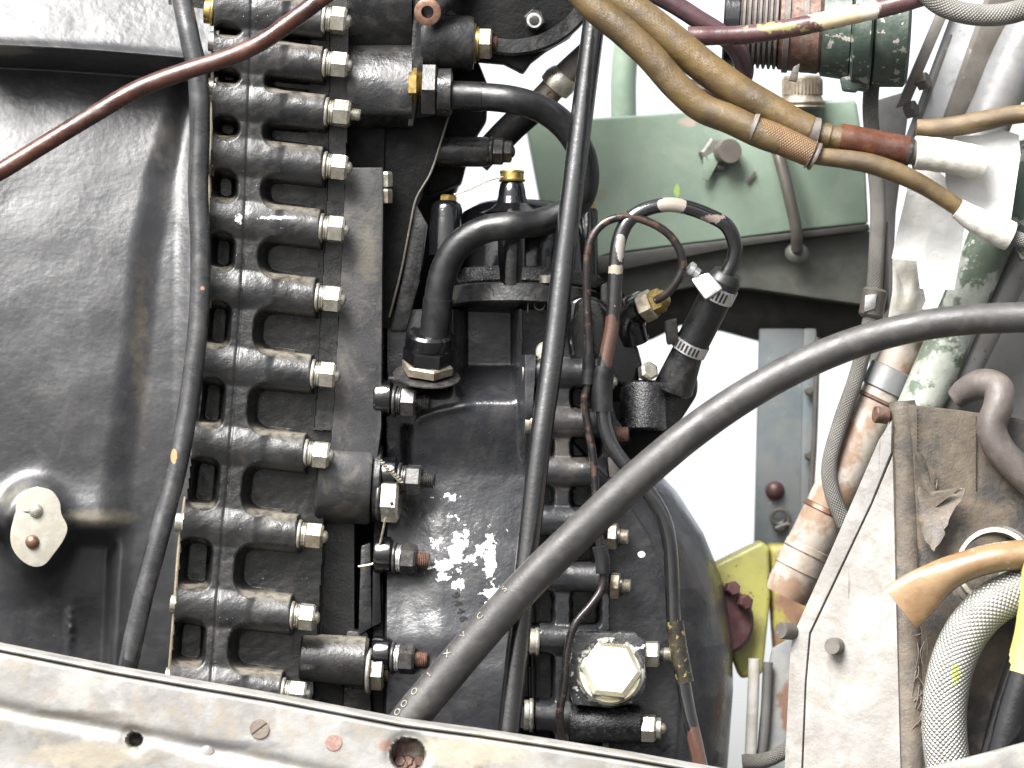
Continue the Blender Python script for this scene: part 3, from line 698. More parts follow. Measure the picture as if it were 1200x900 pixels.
# stamped number
def text_mesh(s, size, ext=.25):
    cu = bpy.data.curves.new('lettering', 'FONT'); cu.body = s; cu.size = size; cu.extrude = ext; cu.align_x = 'CENTER'; cu.align_y = 'CENTER'
    t = bpy.data.objects.new('lettering', cu); COL.objects.link(t)
    dg = bpy.context.evaluated_depsgraph_get(); me = bpy.data.meshes.new_from_object(t.evaluated_get(dg))
    bpy.data.objects.remove(t); return me
def letter(ch, parent, p, right, up, size, mat, name='stamped_digit'):
    r_ = Vector(right).normalized(); n_ = r_.cross(Vector(up)).normalized(); u_ = n_.cross(r_)
    rot = Matrix((r_, u_, n_)).transposed().to_4x4()
    sz = S * F(p[2])
    return put(name, text_mesh(ch, size), mat, parent, Matrix.Translation(world(p)) @ R4 @ rot @ Matrix.Diagonal((sz, sz, sz, 1)))
for k, ch in enumerate('9446'):
    x, y = 533 + 3.2 * k, 697 + 9.3 * k
    letter(ch, rear, P(x, y, max(zrear(x, y), zrear(x + 3, y), zrear(x - 3, y)) + 1.6), (.25, -1, 0), (1, .12, 0), 14, m_stamp)

# ------------------------------------------------------------------ pump with domed black body
pump = thing('domed_pump', 'glossy black domed pump with a brass capped column and double flange', 'pump', P(620, 372, -150))
ax = Vector((.03, 1, -.13))
p0 = P(612, 368, -150)
obj('base_flange', lathe(p0, ax, [(0, 97), (2, 100), (22, 100), (24, 98)], 64), m_black, pump)
obj('middle_flange', lathe(p0 + ax * 25, ax, [(0, 95), (2, 97), (17, 97), (19, 95)], 64), m_speck, pump)
obj('pump_body', lathe(p0 + ax * 44, ax, [(0, 86), (40, 86), (62, 83), (76, 76), (86, 60), (90, 30), (91, 5)], 56), m_gloss, pump, smooth=50)
col_ = obj('column', lathe(P(600, 335, -70), (.0, 1, -.05), [(0, 17), (100, 17), (112, 16), (122, 14), (124, 12)], 32), m_gloss, pump)
obj('column_foot', lathe(P(600, 245, -72), (.0, 1, -.05), [(-6, 40), (0, 26), (6, 19), (14, 17)], 32, caps=False), m_gloss, col_)
obj('brass_cap', lathe(P(600, 213, -76), (.0, 1, -.05), [(0, 15), (2, 16), (3, 14), (10, 14), (11, 15), (13, 14)], 28), m_brass, col_)
post = obj('post', lathe(P(522, 300, -85), (.02, 1, -.05), [(0, 20), (56, 19), (62, 17), (66, 12)], 28), m_gloss, pump)
obj('drilled_head', lathe(P(525, 240, -88), (.1, 1, 0), [(0, 10), (1, 11), (10, 11), (12, 8)], 6), m_brass, post)
obj('seal_wire', tube([(532, 228, -78), (545, 224, -75), (556, 219, -72), (572, 212, -68), (590, 207, -60)], 1.0, 6), m_wire, post)
post2 = obj('post', lathe(P(690, 330, -120), (0, 1, 0), [(0, 11), (84, 11), (88, 9)], 20), m_gloss, pump)
upl('hex', post2, P(690, 245, -120), (0, 1, 0), 14, 8, m_brass, name='drilled_head')
obj('flange_bolt', lathe(P(640, 331, -62), (0, 1, .1), [(0, 8), (7, 8), (9, 6)], 20), m_nut, pump)
obj('flange_bolt', lathe(P(641, 413, -60), (-.3, 0, 1), [(0, 13), (6, 13), (8, 11)], 20), m_nut, pump)
obj('maker_mark', lathe(P(632, 357, -62), (.2, -.05, 1), [(0, 7), (1.5, 7), (1.5, 5.5), (0, 5.5)], 22, caps=False), m_dnut, pump)
obj('maker_mark', prism([(618, 348), (619, 348), (619, 366), (618, 366)], -57.5, 3), m_stamp, pump)
# lower shoulder running away to the right
sh_ = [(684, 345), (705, 350), (728, 375), (748, 408), (754, 430), (746, 452), (728, 455), (700, 440), (668, 425), (664, 380), (668, 350)]
obj('shoulder_casting', prism(sh_, -62, 110, 9, 3), m_gloss, pump)
for x in (704, 716, 727):
    obj('shoulder_rib', prism([(x, 330 + (x - 700) * 1.1), (x + 8, 325 + (x - 700) * 1.2), (x + 10, 372 + (x - 700)), (x + 1, 370 + (x - 700))], -66, 70, 2.5), m_black, pump)
obj('round_lug', lathe(P(754, 503, -70), (0, 1, -.1), [(-2, 24), (0, 27), (48, 28), (54, 26), (57, 20)], 32), m_speck, pump)
obj('elbow_body', prism([(772, 452), (786, 432), (806, 428), (818, 440), (818, 462), (800, 490), (782, 512), (770, 518), (745, 505)], -95, 60, 8, 3), m_black, pump)
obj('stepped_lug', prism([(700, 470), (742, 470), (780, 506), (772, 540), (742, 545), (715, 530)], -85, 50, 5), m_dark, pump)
obj('side_bolt', lathe(P(757, 437, -60), (.5, .3, 1), [(0, 12), (10, 12), (12, 9)], 6), m_nut, pump)

# ------------------------------------------------------------------ hoses, tubes, rod near the engine
def solo(name, vf, mat, label, cat, group=None, smooth=50):
    return tagp(obj(name, vf, mat, None, smooth), label, cat, group)
solo('rubber_hose', tube([(211, -12, 16), (215, 10, 20), (223, 48, 28), (232, 92, 33), (234, 150, 36), (232, 220, 40), (235, 290, 44), (233, 370, 48), (223, 460, 52), (208, 545, 56), (186, 630, 60), (164, 715, 60), (146, 800, 56), (140, 830, 54)], 12.2, 20, 8), m_lhose,
     'black rubber hose running down between the smooth cover and the row of bosses', 'hose')
solo('red_cable', tube([(-25, 214, 85), (0, 201, 86), (28, 184, 87), (62, 163, 88), (110, 134, 90), (160, 105, 92), (212, 85, 95), (265, 68, 97), (305, 50, 99), (345, 22, 101), (395, -16, 103)], 10.6, 20, 8, wob=.03), m_red,
     'shiny red brown cable crossing the top corner over the black hose', 'cable')
solo('control_rod', tube([(701, -15, -42), (697, 20, -37), (684, 120, -23), (672, 215, -9), (660, 310, 4), (647, 420, 19), (633, 520, 33), (617, 660, 42), (600, 820, 54), (592, 890, 59)], 13.2, 24, 6), m_rodm,
     'glossy black control rod standing nearly upright in front of the pump', 'rod')
gh = thing('grey_hose', 'thick grey rubber hose with worn white lettering, sweeping up in an arc', 'hose', P(480, 850, 75))
HP = [(462, 866, 74), (490, 830, 76), (530, 783, 79), (575, 731, 83), (625, 677, 88), (680, 623, 93), (738, 568, 98), (800, 515, 104), (860, 472, 110), (920, 437, 116), (985, 408, 122), (1050, 388, 128), (1120, 376, 134), (1215, 371, 140)]
HR = [22, 22, 21.5, 21, 21, 20.5, 20.5, 20, 19.5, 19, 18.5, 18, 18, 18]
obj('hose_wall', tube([(*p, r) for p, r in zip(HP, HR)], 20, 28, 8), m_hose, gh, smooth=80)
pp = smoothpath([(*P(*p), r) for p, r in zip(HP, HR)], 12)
letters = 'OOO I X V C  S'
acc = 0.; k = 0; nxt = 26.
for i in range(1, len(pp)):
    a = Vector(pp[i - 1][:3]); b = Vector(pp[i][:3]); acc += (b - a).length
    if acc >= nxt and k < len(letters):
        ch = letters[k]; k += 1; nxt += 14.5
        if ch == ' ': continue
        d = (b - a).normalized(); rr = pp[i][3]
        side = Vector((0, 0, 1)).cross(d).normalized()          # up-left of the hose
        th = math.radians(47)
        nrm = side * math.sin(th) + Vector((0, 0, 1)) * math.cos(th)
        nrm = (nrm - d * nrm.dot(d)).normalized()
        letter(ch, gh, b + nrm * (rr + .25), d, nrm.cross(d), 12, m_print, 'printed_letter')

oh = thing('oil_hose', 'black looping hose from the brass union down to the flanged nut beside the pump', 'hose', P(500, 430, -40))
obj('hose_wall', tube([(528, 112, -34), (560, 113, -32), (600, 117, -24), (635, 128, -38), (662, 148, -50), (680, 175, -52), (686, 205, -50), (680, 232, -46), (660, 250, -40), (630, 261, -30), (600, 264, -14), (568, 269, -20), (540, 285, -24), (522, 312, -28), (514, 345, -32), (510, 390, -38), (508, 410, -40)], 16.5, 24, 8), m_rubb, oh, smooth=80)
obj('hose_cuff', tube([(527, 112, -34), (545, 112.5, -33), (566, 113.5, -31)], 17.5, 24, 4), m_rubb, oh)
obj('hose_cuff', tube([(513.5, 350, -32), (511, 375, -35.5), (509, 395, -38.5)], 17.7, 24, 4), m_rubb, oh)
bx = Vector((.08, .92, -.38)).normalized()
def nutstack(y, prof, mat, nm, seg=30, roll=0):
    return obj(nm, lathe(P(500 + (440 - y) * .08, y, -48), (.08, .93, .36), prof, seg, roll), mat, oh)
nutstack(442, [(0, 38), (1, 40), (2.5, 40), (3, 38)], m_dnut, 'base_ring', 36)
nutstack(436, [(0, 29), (1, 31), (10, 31), (12, 29)], m_nutb, 'base_nut', 6, .3)
nutstack(425, [(0, 27), (2, 30), (16, 30), (18, 29)], m_gloss, 'swivel_nut', 6, .5)
nutstack(409, [(0, 28), (3, 29), (18, 28), (21, 25), (22, 18)], m_gloss, 'swivel_collar')

solo('thin_tube', tube([(768, 352, -20), (780, 345, -12), (793, 330, -6), (800, 312, -4), (796, 292, -2), (782, 273, 0), (760, 260, 2), (735, 254, 4), (710, 260, 6), (694, 278, 6), (688, 305, 6), (688, 360, 4), (690, 410, 2), (689, 450, 0), (685, 470, -2), (690, 505, -4), (696, 545, -5), (699, 600, -6), (703, 640, -7), (707, 668, -8), (705, 690, -7), (692, 710, -2), (674, 732, 6), (665, 762, 10), (662, 800, 12), (656, 835, 8), (658, 862, 4), (664, 885, 0)], 4.9, 14, 8), MAT('chipped_thin_tube_paint', (.018, .018, .019), (.09, .052, .038), 26, thr=(.55, .6), rough=.28, metal=.2, bump=((5, .2),), chips=(.4, .36, .3), chip_size=9, chip_thr=.68),
     'thin black tube with bare copper patches, curling beside the rod', 'pipe')
solo('tube_sleeve', tube([(689.5, 415, 2), (689.8, 432, 1), (689, 450, 0)], 8, 16, 4), m_rubb, 'small black sleeve on the upper part of the thin tube', 'sleeve')
solo('tube_sleeve', tube([(702.5, 640, -7), (706, 655, -8), (707, 672, -8)], 9, 16, 4), m_rubb, 'small dark sleeve on the thin tube below the grey hose', 'sleeve')
solo('looped_tube', tube([(851, 322, -30), (859, 305, -28), (861, 285, -24), (851, 264, -18), (830, 252, -14), (805, 243, -10), (782, 240, -6), (757, 245, -3), (737, 258, 0), (726, 280, 1), (722, 310, 2), (720, 350, 2), (717, 385, 1), (711, 415, 0), (706, 445, 0), (706, 475, 0), (709, 500, 0), (718, 524, 0), (738, 551, 0), (760, 577, 0), (777, 606, -2), (785, 640, -3), (788, 690, -3), (790, 735, -2), (797, 775, -1), (806, 830, -1), (818, 885, -2), (826, 925, -2)], 8.8, 18, 8),
     MAT('chipped_looped_tube_paint', (.01, .01, .011), (.015, .015, .016), 26, rough=.2, rough_var=.05, spec=1., bump=((5, .25),), chips=(.42, .36, .3), chip_size=9, chip_thr=.68,
         spots=((788, 240, -5, 18, 12, (.45, .4, .34), 8, .6, .1), (836, 256, -12, 22, 9, (.4, .32, .27), 9, 1.6, .1), (716, 400, 0, 14, 32, (.085, .043, .03), 10, .5, .1), (727, 290, 0, 6, 16, (.35, .33, .3), 6, 1.4, .1), (722, 316, 0, 12, 6, (.33, .28, .22), 6, 1.0, .1), (816, 880, 0, 16, 30, (.1, .05, .035), 8, .6, .1))),
     'glossy black tube with chipped paint, looping over to the clamped hose', 'pipe')
solo('tube_sleeve', tube([(709, 430, 0), (706, 446, 0), (705.5, 462, 0), (706, 482, 0)], 12.5, 20, 4), m_rubb, 'dark wide sleeve on the looped tube beside the black lug', 'sleeve')
solo('tube_sleeve', tube([(791, 728, -2), (794, 752, -1.5), (799, 780, -1), (803, 800, -1)], 10.5, 20, 4), MAT('brass_worn_sleeve', (.012, .012, .013), (.3, .23, .08), 9, thr=(.6, .64), rough=.3, bump=((4, .3),)), 'black sleeve with brass showing through on the looped tube beside the drum', 'sleeve')

# clamped rubber hose at the end of the loop
ch_ = thing('clamped_hose', 'short black rubber hose held by two steel worm clips', 'hose', P(806, 420, -50))
A, B = P(850, 326, -34), P(806, 412, -62); d_ = (B - A).normalized()
obj('hose_wall', rod(A, B, 20, 20, 2, 32), m_rubb, ch_)
obj('hose_tail', rod(B - d_ * 2, P(788, 458, -76), 19, 24, 3, 28), m_black, ch_)
for k, (t, w_) in enumerate(((10, 17), (86, 14))):
    c_ = A + d_ * t
    band = obj('clip_band', lathe(c_, d_, [(0, 20.5), (0, 21.6), (w_, 21.6), (w_, 20.5)], 40, caps=False), m_steel, ch_)
    a_, n_, b_ = frame(d_)
    for j in range(9):
        th = math.radians(-75 + j * 13); q = c_ + d_ * (w_ * .5) + (n_ * math.cos(th) + b_ * -math.sin(th)) * 21.9
        rad_ = (n_ * math.cos(th) + b_ * -math.sin(th))
        tng = d_.cross(rad_)
        vs_ = [q + d_ * (sx * w_ * .34) + tng * (sy * 1.2) + rad_ * sz_ for sz_ in (-.2, .25) for sx, sy in ((-1, -1), (1, -1), (1, 1), (-1, 1))]
        obj('clip_slot', (vs_, [[0, 1, 2, 3], [4, 5, 6, 7], [0, 1, 5, 4], [1, 2, 6, 5], [2, 3, 7, 6], [3, 0, 4, 7]]), m_stamp, band, smooth=0)
    if k == 0:
        h0 = P(818, 318, -8); h1 = P(838, 350, -12)
        hs_ = obj('screw_housing', slab([P(808, 326, -14), P(830, 318, -12), P(848, 338, -8), P(826, 352, -8)], 16, 5), m_steel, ch_)
        obj('clip_screw', lathe(P(818, 322, -18), (-.75, .55, .1), [(0, 7), (8, 7), (8, 9), (14, 9), (15, 7)], 12), m_steel, hs_)
    else:
        obj('screw_housing', slab([P(779, 378, -40), P(794, 374, -40), P(796, 402, -46), P(782, 406, -46)], 14, 4), m_dnut, ch_)
cp_ = obj('hose_cuff', rod(A - d_ * 8, A + d_ * 4, 17, 20, 2, 28), m_rubb, ch_)
# union fitting of the thin tube
uf = thing('union_fitting', 'tarnished brass union fitting at the end of the thin tube', 'fitting', P(765, 360, -40))
fa = Vector((.75, .35, .35)).normalized(); q0 = P(752, 362, -42)
obj('hex_body', lathe(q0, fa, [(0, 17), (2, 19), (15, 19), (17, 17)], 6, .2), m_nutb, uf, smooth=20)
obj('union_nut', lathe(q0 + fa * 16, fa, [(0, 13), (2, 15), (12, 15), (14, 12)], 6, .5), m_brass, uf, smooth=20)
obj('flare_collar', lathe(q0 + fa * 28, fa, [(0, 10), (2, 11), (4, 11), (8, 7)], 20), m_brass, uf)
obj('black_elbow', tube([(744, 400, -70), (740, 380, -62), (744, 366, -52), (754, 361, -42)], 17, 20), m_gloss, uf)
obj('elbow_body', prism([(728, 350), (748, 340), (758, 344), (752, 372), (738, 380)], -44, 40, 4), m_gloss, uf)
# rear link pipe behind the rod, with its cream collar
lp = thing('link_pipe', 'dark ribbed pipe with a cream collar, seen behind the rod', 'pipe', P(590, 165, -120))
obj('pipe_wall', tube([(560, 190, -130), (590, 158, -126), (615, 136, -122), (640, 112, -118), (662, 88, -114), (690, 62, -112)], 15, 20, 6), m_bhose, lp)
obj('ribbed_cover', tube([(575, 175, -128), (600, 149, -125), (628, 124, -120)], 17, 20, 6), m_dark, lp)
obj('cream_collar', lathe(P(648, 104, -117), (.62, .68, .2), [(0, 15), (2, 20), (12, 21), (20, 19), (24, 16)], 28), m_nut, lp)
obj('collar_nut', lathe(P(640, 112, -118), (.62, .68, .2), [(0, 15), (10, 16)], 6), m_rust, lp)

# ------------------------------------------------------------------ braided cables across the top
c1 = thing('braided_cable', 'upper yellow brown braided cable ending in a varnished sleeve and white tape', 'cable', P(690, 0, 80))
obj('cable_braid', tube([(672, -32, 96), (705, -10, 96), (745, 14, 95), (785, 45, 93), (825, 78, 91), (865, 107, 88), (900, 128, 85), (930, 146, 82), (946, 154, 80)], 20, 24, 8), m_braid, c1, smooth=80)
obj('clamp_ring', tube([(934, 148, 82), (946, 154, 80), (958, 157, 79)], 19, 22, 4), m_bhose, c1)
obj('rolled_end', tube([(944, 153, 80), (960, 158, 79), (975, 161, 78), (990, 164, 77)], 13.5, 20, 4), m_braid, c1)
for k in range(2): obj('rolled_end', tube([(964 + 14 * k, 158 + 3 * k, 79), (972 + 14 * k, 160 + 3 * k, 79)], 15, 18, 3), m_braid, c1)
obj('varnished_sleeve', tube([(983, 162, 78), (1005, 166, 76), (1035, 172, 74), (1066, 178, 72)], 18, 24, 6, wob=.03), m_frag, c1)
obj('sleeve_binding', tube([(1063, 178, 72), (1067, 179, 72)], 19, 20, 3), m_dnut, c1)
obj('tan_core', tube([(1060, 177, 72), (1080, 180, 70)], 15, 18, 3), m_bhose, c1)
obj('white_tape', tube([(1072, 179, 71), (1095, 181, 69), (1125, 186, 66), (1150, 192, 60)], 20, 22, 6, wob=.04), m_wht, c1)
c2 = thing('braided_cable', 'lower yellow brown braided cable with an orange braided sleeve, running to white tape', 'cable', P(690, 20, 110))
obj('cable_braid', tube([(672, -18, 118), (700, 12, 118), (732, 38, 117), (762, 66, 115), (792, 100, 113), (822, 126, 111), (856, 140, 109), (890, 156, 107), (915, 165, 106)], 17.5, 22, 8), m_braid, c2, smooth=80)
obj('orange_sleeve', tube([(880, 150, 108, 15.5), (900, 158, 107, 17), (925, 169, 106, 17), (956, 183, 104, 15.5)], 17, 22, 6), m_oran, c2, smooth=80)
obj('frayed_end', tube([(950, 181, 104.5), (956, 184, 104)], 17, 18, 3, wob=.2), m_bhose, c2)
obj('frayed_end', tube([(879, 149, 108), (884, 151, 108)], 17.5, 18, 3, wob=.2), m_bhose, c2)
obj('cable_tail', tube([(955, 183, 104, 10), (985, 186, 100, 11), (1020, 192, 96, 12), (1055, 204, 92, 12), (1085, 219, 88, 11), (1112, 236, 84, 10.5), (1132, 250, 80, 10)], 11, 20, 8), m_braid, c2, smooth=80)
obj('white_tape', tube([(1122, 244, 82, 12), (1140, 256, 80, 15), (1160, 266, 78, 17), (1184, 277, 75, 18)], 15, 22, 6, wob=.06), m_wht, c2)
obj('ribbed_conduit', tube([(1180, 275, 75), (1195, 281, 73), (1215, 288, 70)], 9, 16, 6), m_gbraid, c2)
solo('plum_tube', tube([(806, 42, 45), (840, 42, 45), (880, 40, 45), (920, 34, 45), (960, 26, 45), (1000, 17, 45), (1040, 8, 45), (1075, -2, 45), (1110, -14, 45)], 11.2, 20, 8, wob=.04), m_purp,
     'plum coloured tube with yellow and cream peeling patches along the top', 'pipe')
solo('plum_tube', tube([(755, -14, 20), (790, 5, 20), (820, 24, 18), (848, 42, 14), (866, 62, 8), (872, 84, 2), (862, 102, -4), (838, 108, -8), (808, 104, -12), (790, 96, -16)], 11.5, 20, 8), m_dpur,
     'dark plum tube curling down behind the yellow brown cables', 'pipe')
solo('braided_hose', tube([(1082, -12, 60), (1100, 4, 60), (1125, 14, 60), (1155, 18, 60), (1185, 15, 60), (1220, 4, 60)], 13, 20, 8), m_gbraid, 'grey woven hose sagging into the upper corner beside the beams', 'hose')
solo('short_cable', tube([(1074, 149, 50, 9.5), (1095, 150, 50, 11), (1125, 147, 50, 12), (1155, 141, 48, 12), (1185, 135, 46, 11), (1215, 132, 44, 11)], 11.5, 20, 8), m_braid, 'short yellow brown cable end pointing in above the white paper', 'cable')

# ------------------------------------------------------------------ pipe coupling at the top
cpg = thing('pipe_coupling', 'big ribbed pipe coupling with brown clamp band and chipped green end', 'pipe coupling', P(940, 60, -60))
ax = Vector((1, -.06, .05))
pr = [(0, 40), (2, 44), (14, 44), (15, 40)]
obj('black_end', lathe(P(848, 28, -70), ax, [(0, 48), (2, 51), (18, 51), (20, 48)], 40), m_gloss, cpg)
rb = [(0, 46)]
for k in range(7): rb += [(1 + k * 6.4, 46), (2.5 + k * 6.4, 51), (5 + k * 6.4, 51), (6.4 + k * 6.4, 46)]
obj('ribbed_neck', lathe(P(868, 29, -70), ax, rb, 44), m_bhose, cpg)
obj('brown_band', lathe(P(912, 32, -70), ax, [(0, 46), (2, 50), (48, 53), (52, 50)], 44), m_rust, cpg)
for x in (918, 940):
    obj('clamp_strap', lathe(P(x, 32, -70), ax, [(0, 51), (.5, 54), (7, 54), (8, 51)], 44), m_bhose, cpg)
obj('strap_tail', prism([(930, 78), (938, 74), (934, 96), (924, 94)], -24, 10, 2), m_bhose, cpg)
obj('green_collar', lathe(P(962, 35, -70), ax, [(0, 50), (2, 55), (34, 58), (36, 55)], 44), m_dgreen, cpg)
obj('green_flange', lathe(P(997, 38, -70), ax, [(0, 60), (3, 68), (22, 70), (25, 66)], 44), m_dgreen, cpg)
obj('green_drum', lathe(P(1022, 39, -72), ax, [(0, 60), (3, 64), (40, 62), (44, 56)], 44), m_dgreen, cpg)
obj('flange_lug', prism([(985, 90), (1002, 88), (1012, 100), (1004, 108), (988, 106)], -40, 20, 3), m_dgreen, cpg)

gb = thing('green_tank', 'pale green painted metal tank with a filler stud on its face and a knurled cap', 'tank', P(830, 290, -280))
obj('tank_front', prism([(616, 143), (700, 138), (760, 134), (880, 124), (995, 115), (1004, 119), (1014, 180), (1018, 262), (940, 270), (870, 279), (800, 287), (716, 298), (690, 306), (640, 310), (636, 250)], -260, 130, 5, 3), m_green, gb)
obj('lower_lip', prism([(690, 302), (720, 298), (800, 287), (870, 279), (940, 271), (1018, 262), (1020, 270), (940, 279), (860, 290), (700, 322)], -254, 20, 2), m_under, gb)
kn = []
for k in range(40): kn.append(0)
cap = obj('knurled_cap', lathe(P(940, 124, -240), (0, 1, .05), [(0, 27), (4, 28), (10, 25), (12, 24), (34, 24), (37, 21)], 40), m_nutb, gb)
for k in range(18):
    th = math.radians(-85 + k * 10)
    c_ = P(940, 112, -240) + Vector((math.sin(th) * 24, 0, math.cos(th) * 24))
    obj('knurl', rod(c_, c_ + Vector((0, 20, 0)), 1.7, 1.7, .5, 6), m_nutb, cap)
obj('cap_thread', lathe(P(940, 128, -240), (0, 1, .05), [(0, 26), (3, 28), (6, 26), (9, 28), (12, 26)], 30), m_nutb, gb)
st = upl('cap', gb, P(847, 180, -262), (.25, .05, 1), 30, 15, m_bgrey, name='stud_cap')
upl('hex', st, P(838, 182, -264), (.25, .05, 1), 14, 21, m_olive, roll=.4)
obj('locking_tab', prism([(824, 185), (838, 178), (842, 190), (830, 212), (823, 210)], -246, 3, .8), m_green, gb)
obj('split_pin', prism([(874, 212), (884, 200), (886, 202), (877, 214)], -254, 3, .6), m_bgrey, gb)
obj('drain_tube', tube([(905, 150, -262), (912, 180, -240), (920, 210, -232), (927, 240, -232), (933, 268, -236), (934, 292, -250)], 7.2, 16, 6), m_bgrey, gb)
obj('drain_flange', lathe(P(934, 296, -262), (0, .5, 1), [(0, 15), (4, 14), (8, 10)], 24), m_olive, gb)

bm_ = thing('support_beam', 'dark olive beam with a lighter web under the green tank', 'beam', P(880, 400, -290))
obj('beam_web', prism([(700, 312), (860, 290), (940, 279), (1022, 270), (1034, 300), (1038, 345), (1020, 358), (960, 350), (880, 338), (815, 335), (760, 345), (705, 360)], -285, 110, 4), m_olive, bm_)
obj('beam_underside', prism([(720, 345), (815, 334), (880, 337), (960, 349), (1040, 360), (1040, 402), (980, 406), (900, 402), (848, 388), (800, 380), (760, 400)], -370, 60, 5), m_under, bm_)
solo('pale_pipe', tube([(742, -20, -330), (736, 40, -330), (731, 90, -330), (731, 150, -330)], 15, 20, 6), m_green, 'pale green upright pipe behind the cables above the tank', 'pipe')

# ------------------------------------------------------------------ frame tubes and beams on the right
po = thing('blue_post', 'blue grey post with a red bolt head and a coiled wire end', 'post', P(920, 720, -330))
obj('post_face', prism([(890, 385), (942, 385), (938, 645), (884, 645)], -330, 20, 3), m_blue, po)
obj('post_lip', prism([(942, 385), (957, 385), (950, 645), (937, 645)], -318, 30, 3), m_blue, po)
obj('post_rod', tube([(958, 395, -300), (955, 500, -300), (951, 570, -300), (946, 640, -300)], 3.6, 10), m_bgrey, po)
for y in (458, 534): obj('rod_clip', lathe(P(948, y, -312), (0, 0, 1), [(0, 6), (6, 6), (8, 4)], 14), m_bgrey, po)
upl('dome', po, P(908, 575, -331), (0, 0, 1), 12, 11.5, m_maroon, name='bolt_head')
sp_ = []
for k in range(26):
    a = k / 25 * math.pi * 2.6; r = 6 + 7 * k / 25; sp_.append((913 + r * math.cos(a), 607 + r * math.sin(a), -322 + k * .1))
sp_ += [(927, 615, -318), (922, 640, -318)]
obj('coiled_wire', tube(sp_, 2.6, 8, 3), m_bgrey, po)

yb = thing('yellow_bracket', 'yellow and rust bracket with a maroon bolted rim beyond the drum', 'bracket', P(890, 780, -240))
obj('yellow_shell', prism([(832, 664), (893, 634), (902, 642), (903, 700), (894, 790), (868, 796), (846, 740)], -236, 60, 14, 5), m_yel, yb)
obj('rusted_block', prism([(899, 637), (950, 640), (957, 700), (934, 752), (908, 768), (903, 700)], -246, 60, 12, 4), m_yrust, yb)
obj('maroon_rim', lathe(P(838, 728, -222), (.35, .1, 1), [(0, 38), (4, 43), (20, 43), (24, 38)], 36), m_maroon, yb)
for x, y in ((856, 690), (871, 706)): upl('hex', yb, P(x, y, -205), (.35, .1, 1), 12, 9, m_maroon, name='rim_bolt')
solo('rusty_sheet', prism([(905, 760), (958, 730), (962, 905), (885, 905), (893, 820)], -210, 12, 3), MAT('rust_patched_grey_panel', (.33, .35, .37), (.44, .44, .42), 60, rough=.5, bump=((10, .5),), spots=((935, 830, -210, 30, 45, (.3, .17, .11), 18, 1.2, .25), (945, 790, -210, 18, 14, (.26, .15, .1), 12, 1.4, .2)), dust=(.5, .5, .45), dust_amt=.4),
     'rust patched grey panel behind the white box', 'panel')
solo('white_strut', tube([(884, 772, -190), (882, 830, -190), (878, 915, -190)], 7, 14), m_wht, 'thin white strut closest to the drum', 'strut')
solo('white_strut', tube([(900, 776, -200), (896, 850, -200), (888, 915, -200)], 6, 14), m_grey, 'thin grey strut next to the rust patched panel', 'strut')
solo('rope', tube([(870, 893, -150), (900, 890, -150), (928, 872, -150), (950, 836, -150), (962, 812, -150)], 9, 16, 6), m_gbraid, 'grey rope slanting up behind the white box', 'rope')

bp = thing('banded_pipe', 'worn brown and cream pipe with band joints, slanting beside the white box', 'pipe', P(930, 700, -130))
A, B = P(1078, 372, -120), P(925, 690, -130); d_ = (B - A); L_ = d_.length; d_.normalize()
obj('pipe_wall', lathe(A - d_ * 10, d_, [(0, 24), (L_ * .33, 27), (L_ + 4, 29), (L_ + 20, 26)], 36), m_pipe, bp)
for t, w_, mt in ((.19, 30, m_sil), (.30, 5, m_rust), (.70, 8, m_copper), (.84, 34, m_pipe), (.86, 5, m_rust)):
    obj('pipe_band', lathe(A + d_ * (L_ * t), d_, [(0, 27), (1.5, 29.5), (w_ - 1.5, 30.5), (w_, 28)], 36), mt, bp)
solo('green_tube', tube([(1222, 130, -70), (1185, 220, -72), (1145, 320, -74), (1105, 415, -76), (1060, 520, -80)], 27, 28, 6), m_gtube, 'green frame tube with peeling paint slanting behind the grey hose', 'tube')
solo('silver_tube', tube([(1225, 250, -88), (1185, 330, -90), (1140, 420, -92), (1095, 510, -94)], 17, 24, 6), m_grey, 'slim pale grey frame tube beside the green one', 'tube')
solo('silver_tube', tube([(1222, 10, -100), (1190, 70, -102), (1165, 130, -104), (1130, 200, -106)], 29, 28, 6), m_sil, 'thick silver grey tube in the upper corner beside the brown beam', 'tube')
solo('steel_beam', slab([P(1102, 5, -120), P(1118, 0, -120), P(1066, 122, -120), P(1050, 126, -120)], 16, 2), m_bgrey, 'dark narrow beam leaning next to the green coupling', 'beam')
wb = thing('light_beam', 'flaking light grey channel beam slanting down with two bolts', 'beam', P(1080, 180, -140))
obj('beam_face', slab([P(1128, -20, -140), P(1165, -20, -135), P(1092, 190, -135), P(1050, 190, -140)], 14, 2), MAT('flaking_light_grey_paint', (.42, .43, .44), (.35, .36, .37), 50, rough=.45, bump=((10, .6),), chips=(.12, .1, .07), chip_size=16, chip_thr=.6, grain=((.3, .28, .25), (1, .3, 1), 14, .7)), wb)
obj('beam_flange', slab([P(1166, -20, -120), P(1200, -20, -130), P(1122, 200, -130), P(1090, 195, -120)], 16, 2), m_bgrey, wb)
obj('beam_groove', slab([P(1112, 40, -137), P(1116, 40, -137), P(1066, 180, -137), P(1062, 180, -137)], 4, .5), m_bgrey, wb)
upl('hex', wb, P(1076, 97, -128), (1, .3, .5), 13, 11, m_bgrey, name='bolt')
upl('hex', wb, P(1062, 130, -128), (1, .3, .5), 13, 11, m_bgrey, name='bolt')
solo('grey_backplate', prism([(1025, 118), (1068, 105), (1050, 250), (1040, 480), (1018, 520), (1022, 300)], -190, 12, 2), m_grey, 'pale grey backplate showing between the tank and the slanting beams', 'panel')
solo('grey_backplate', prism([(1150, 210), (1230, 180), (1230, 520), (1105, 520)], -160, 12, 2), m_grey, 'pale grey backplate behind the green frame tube', 'panel')
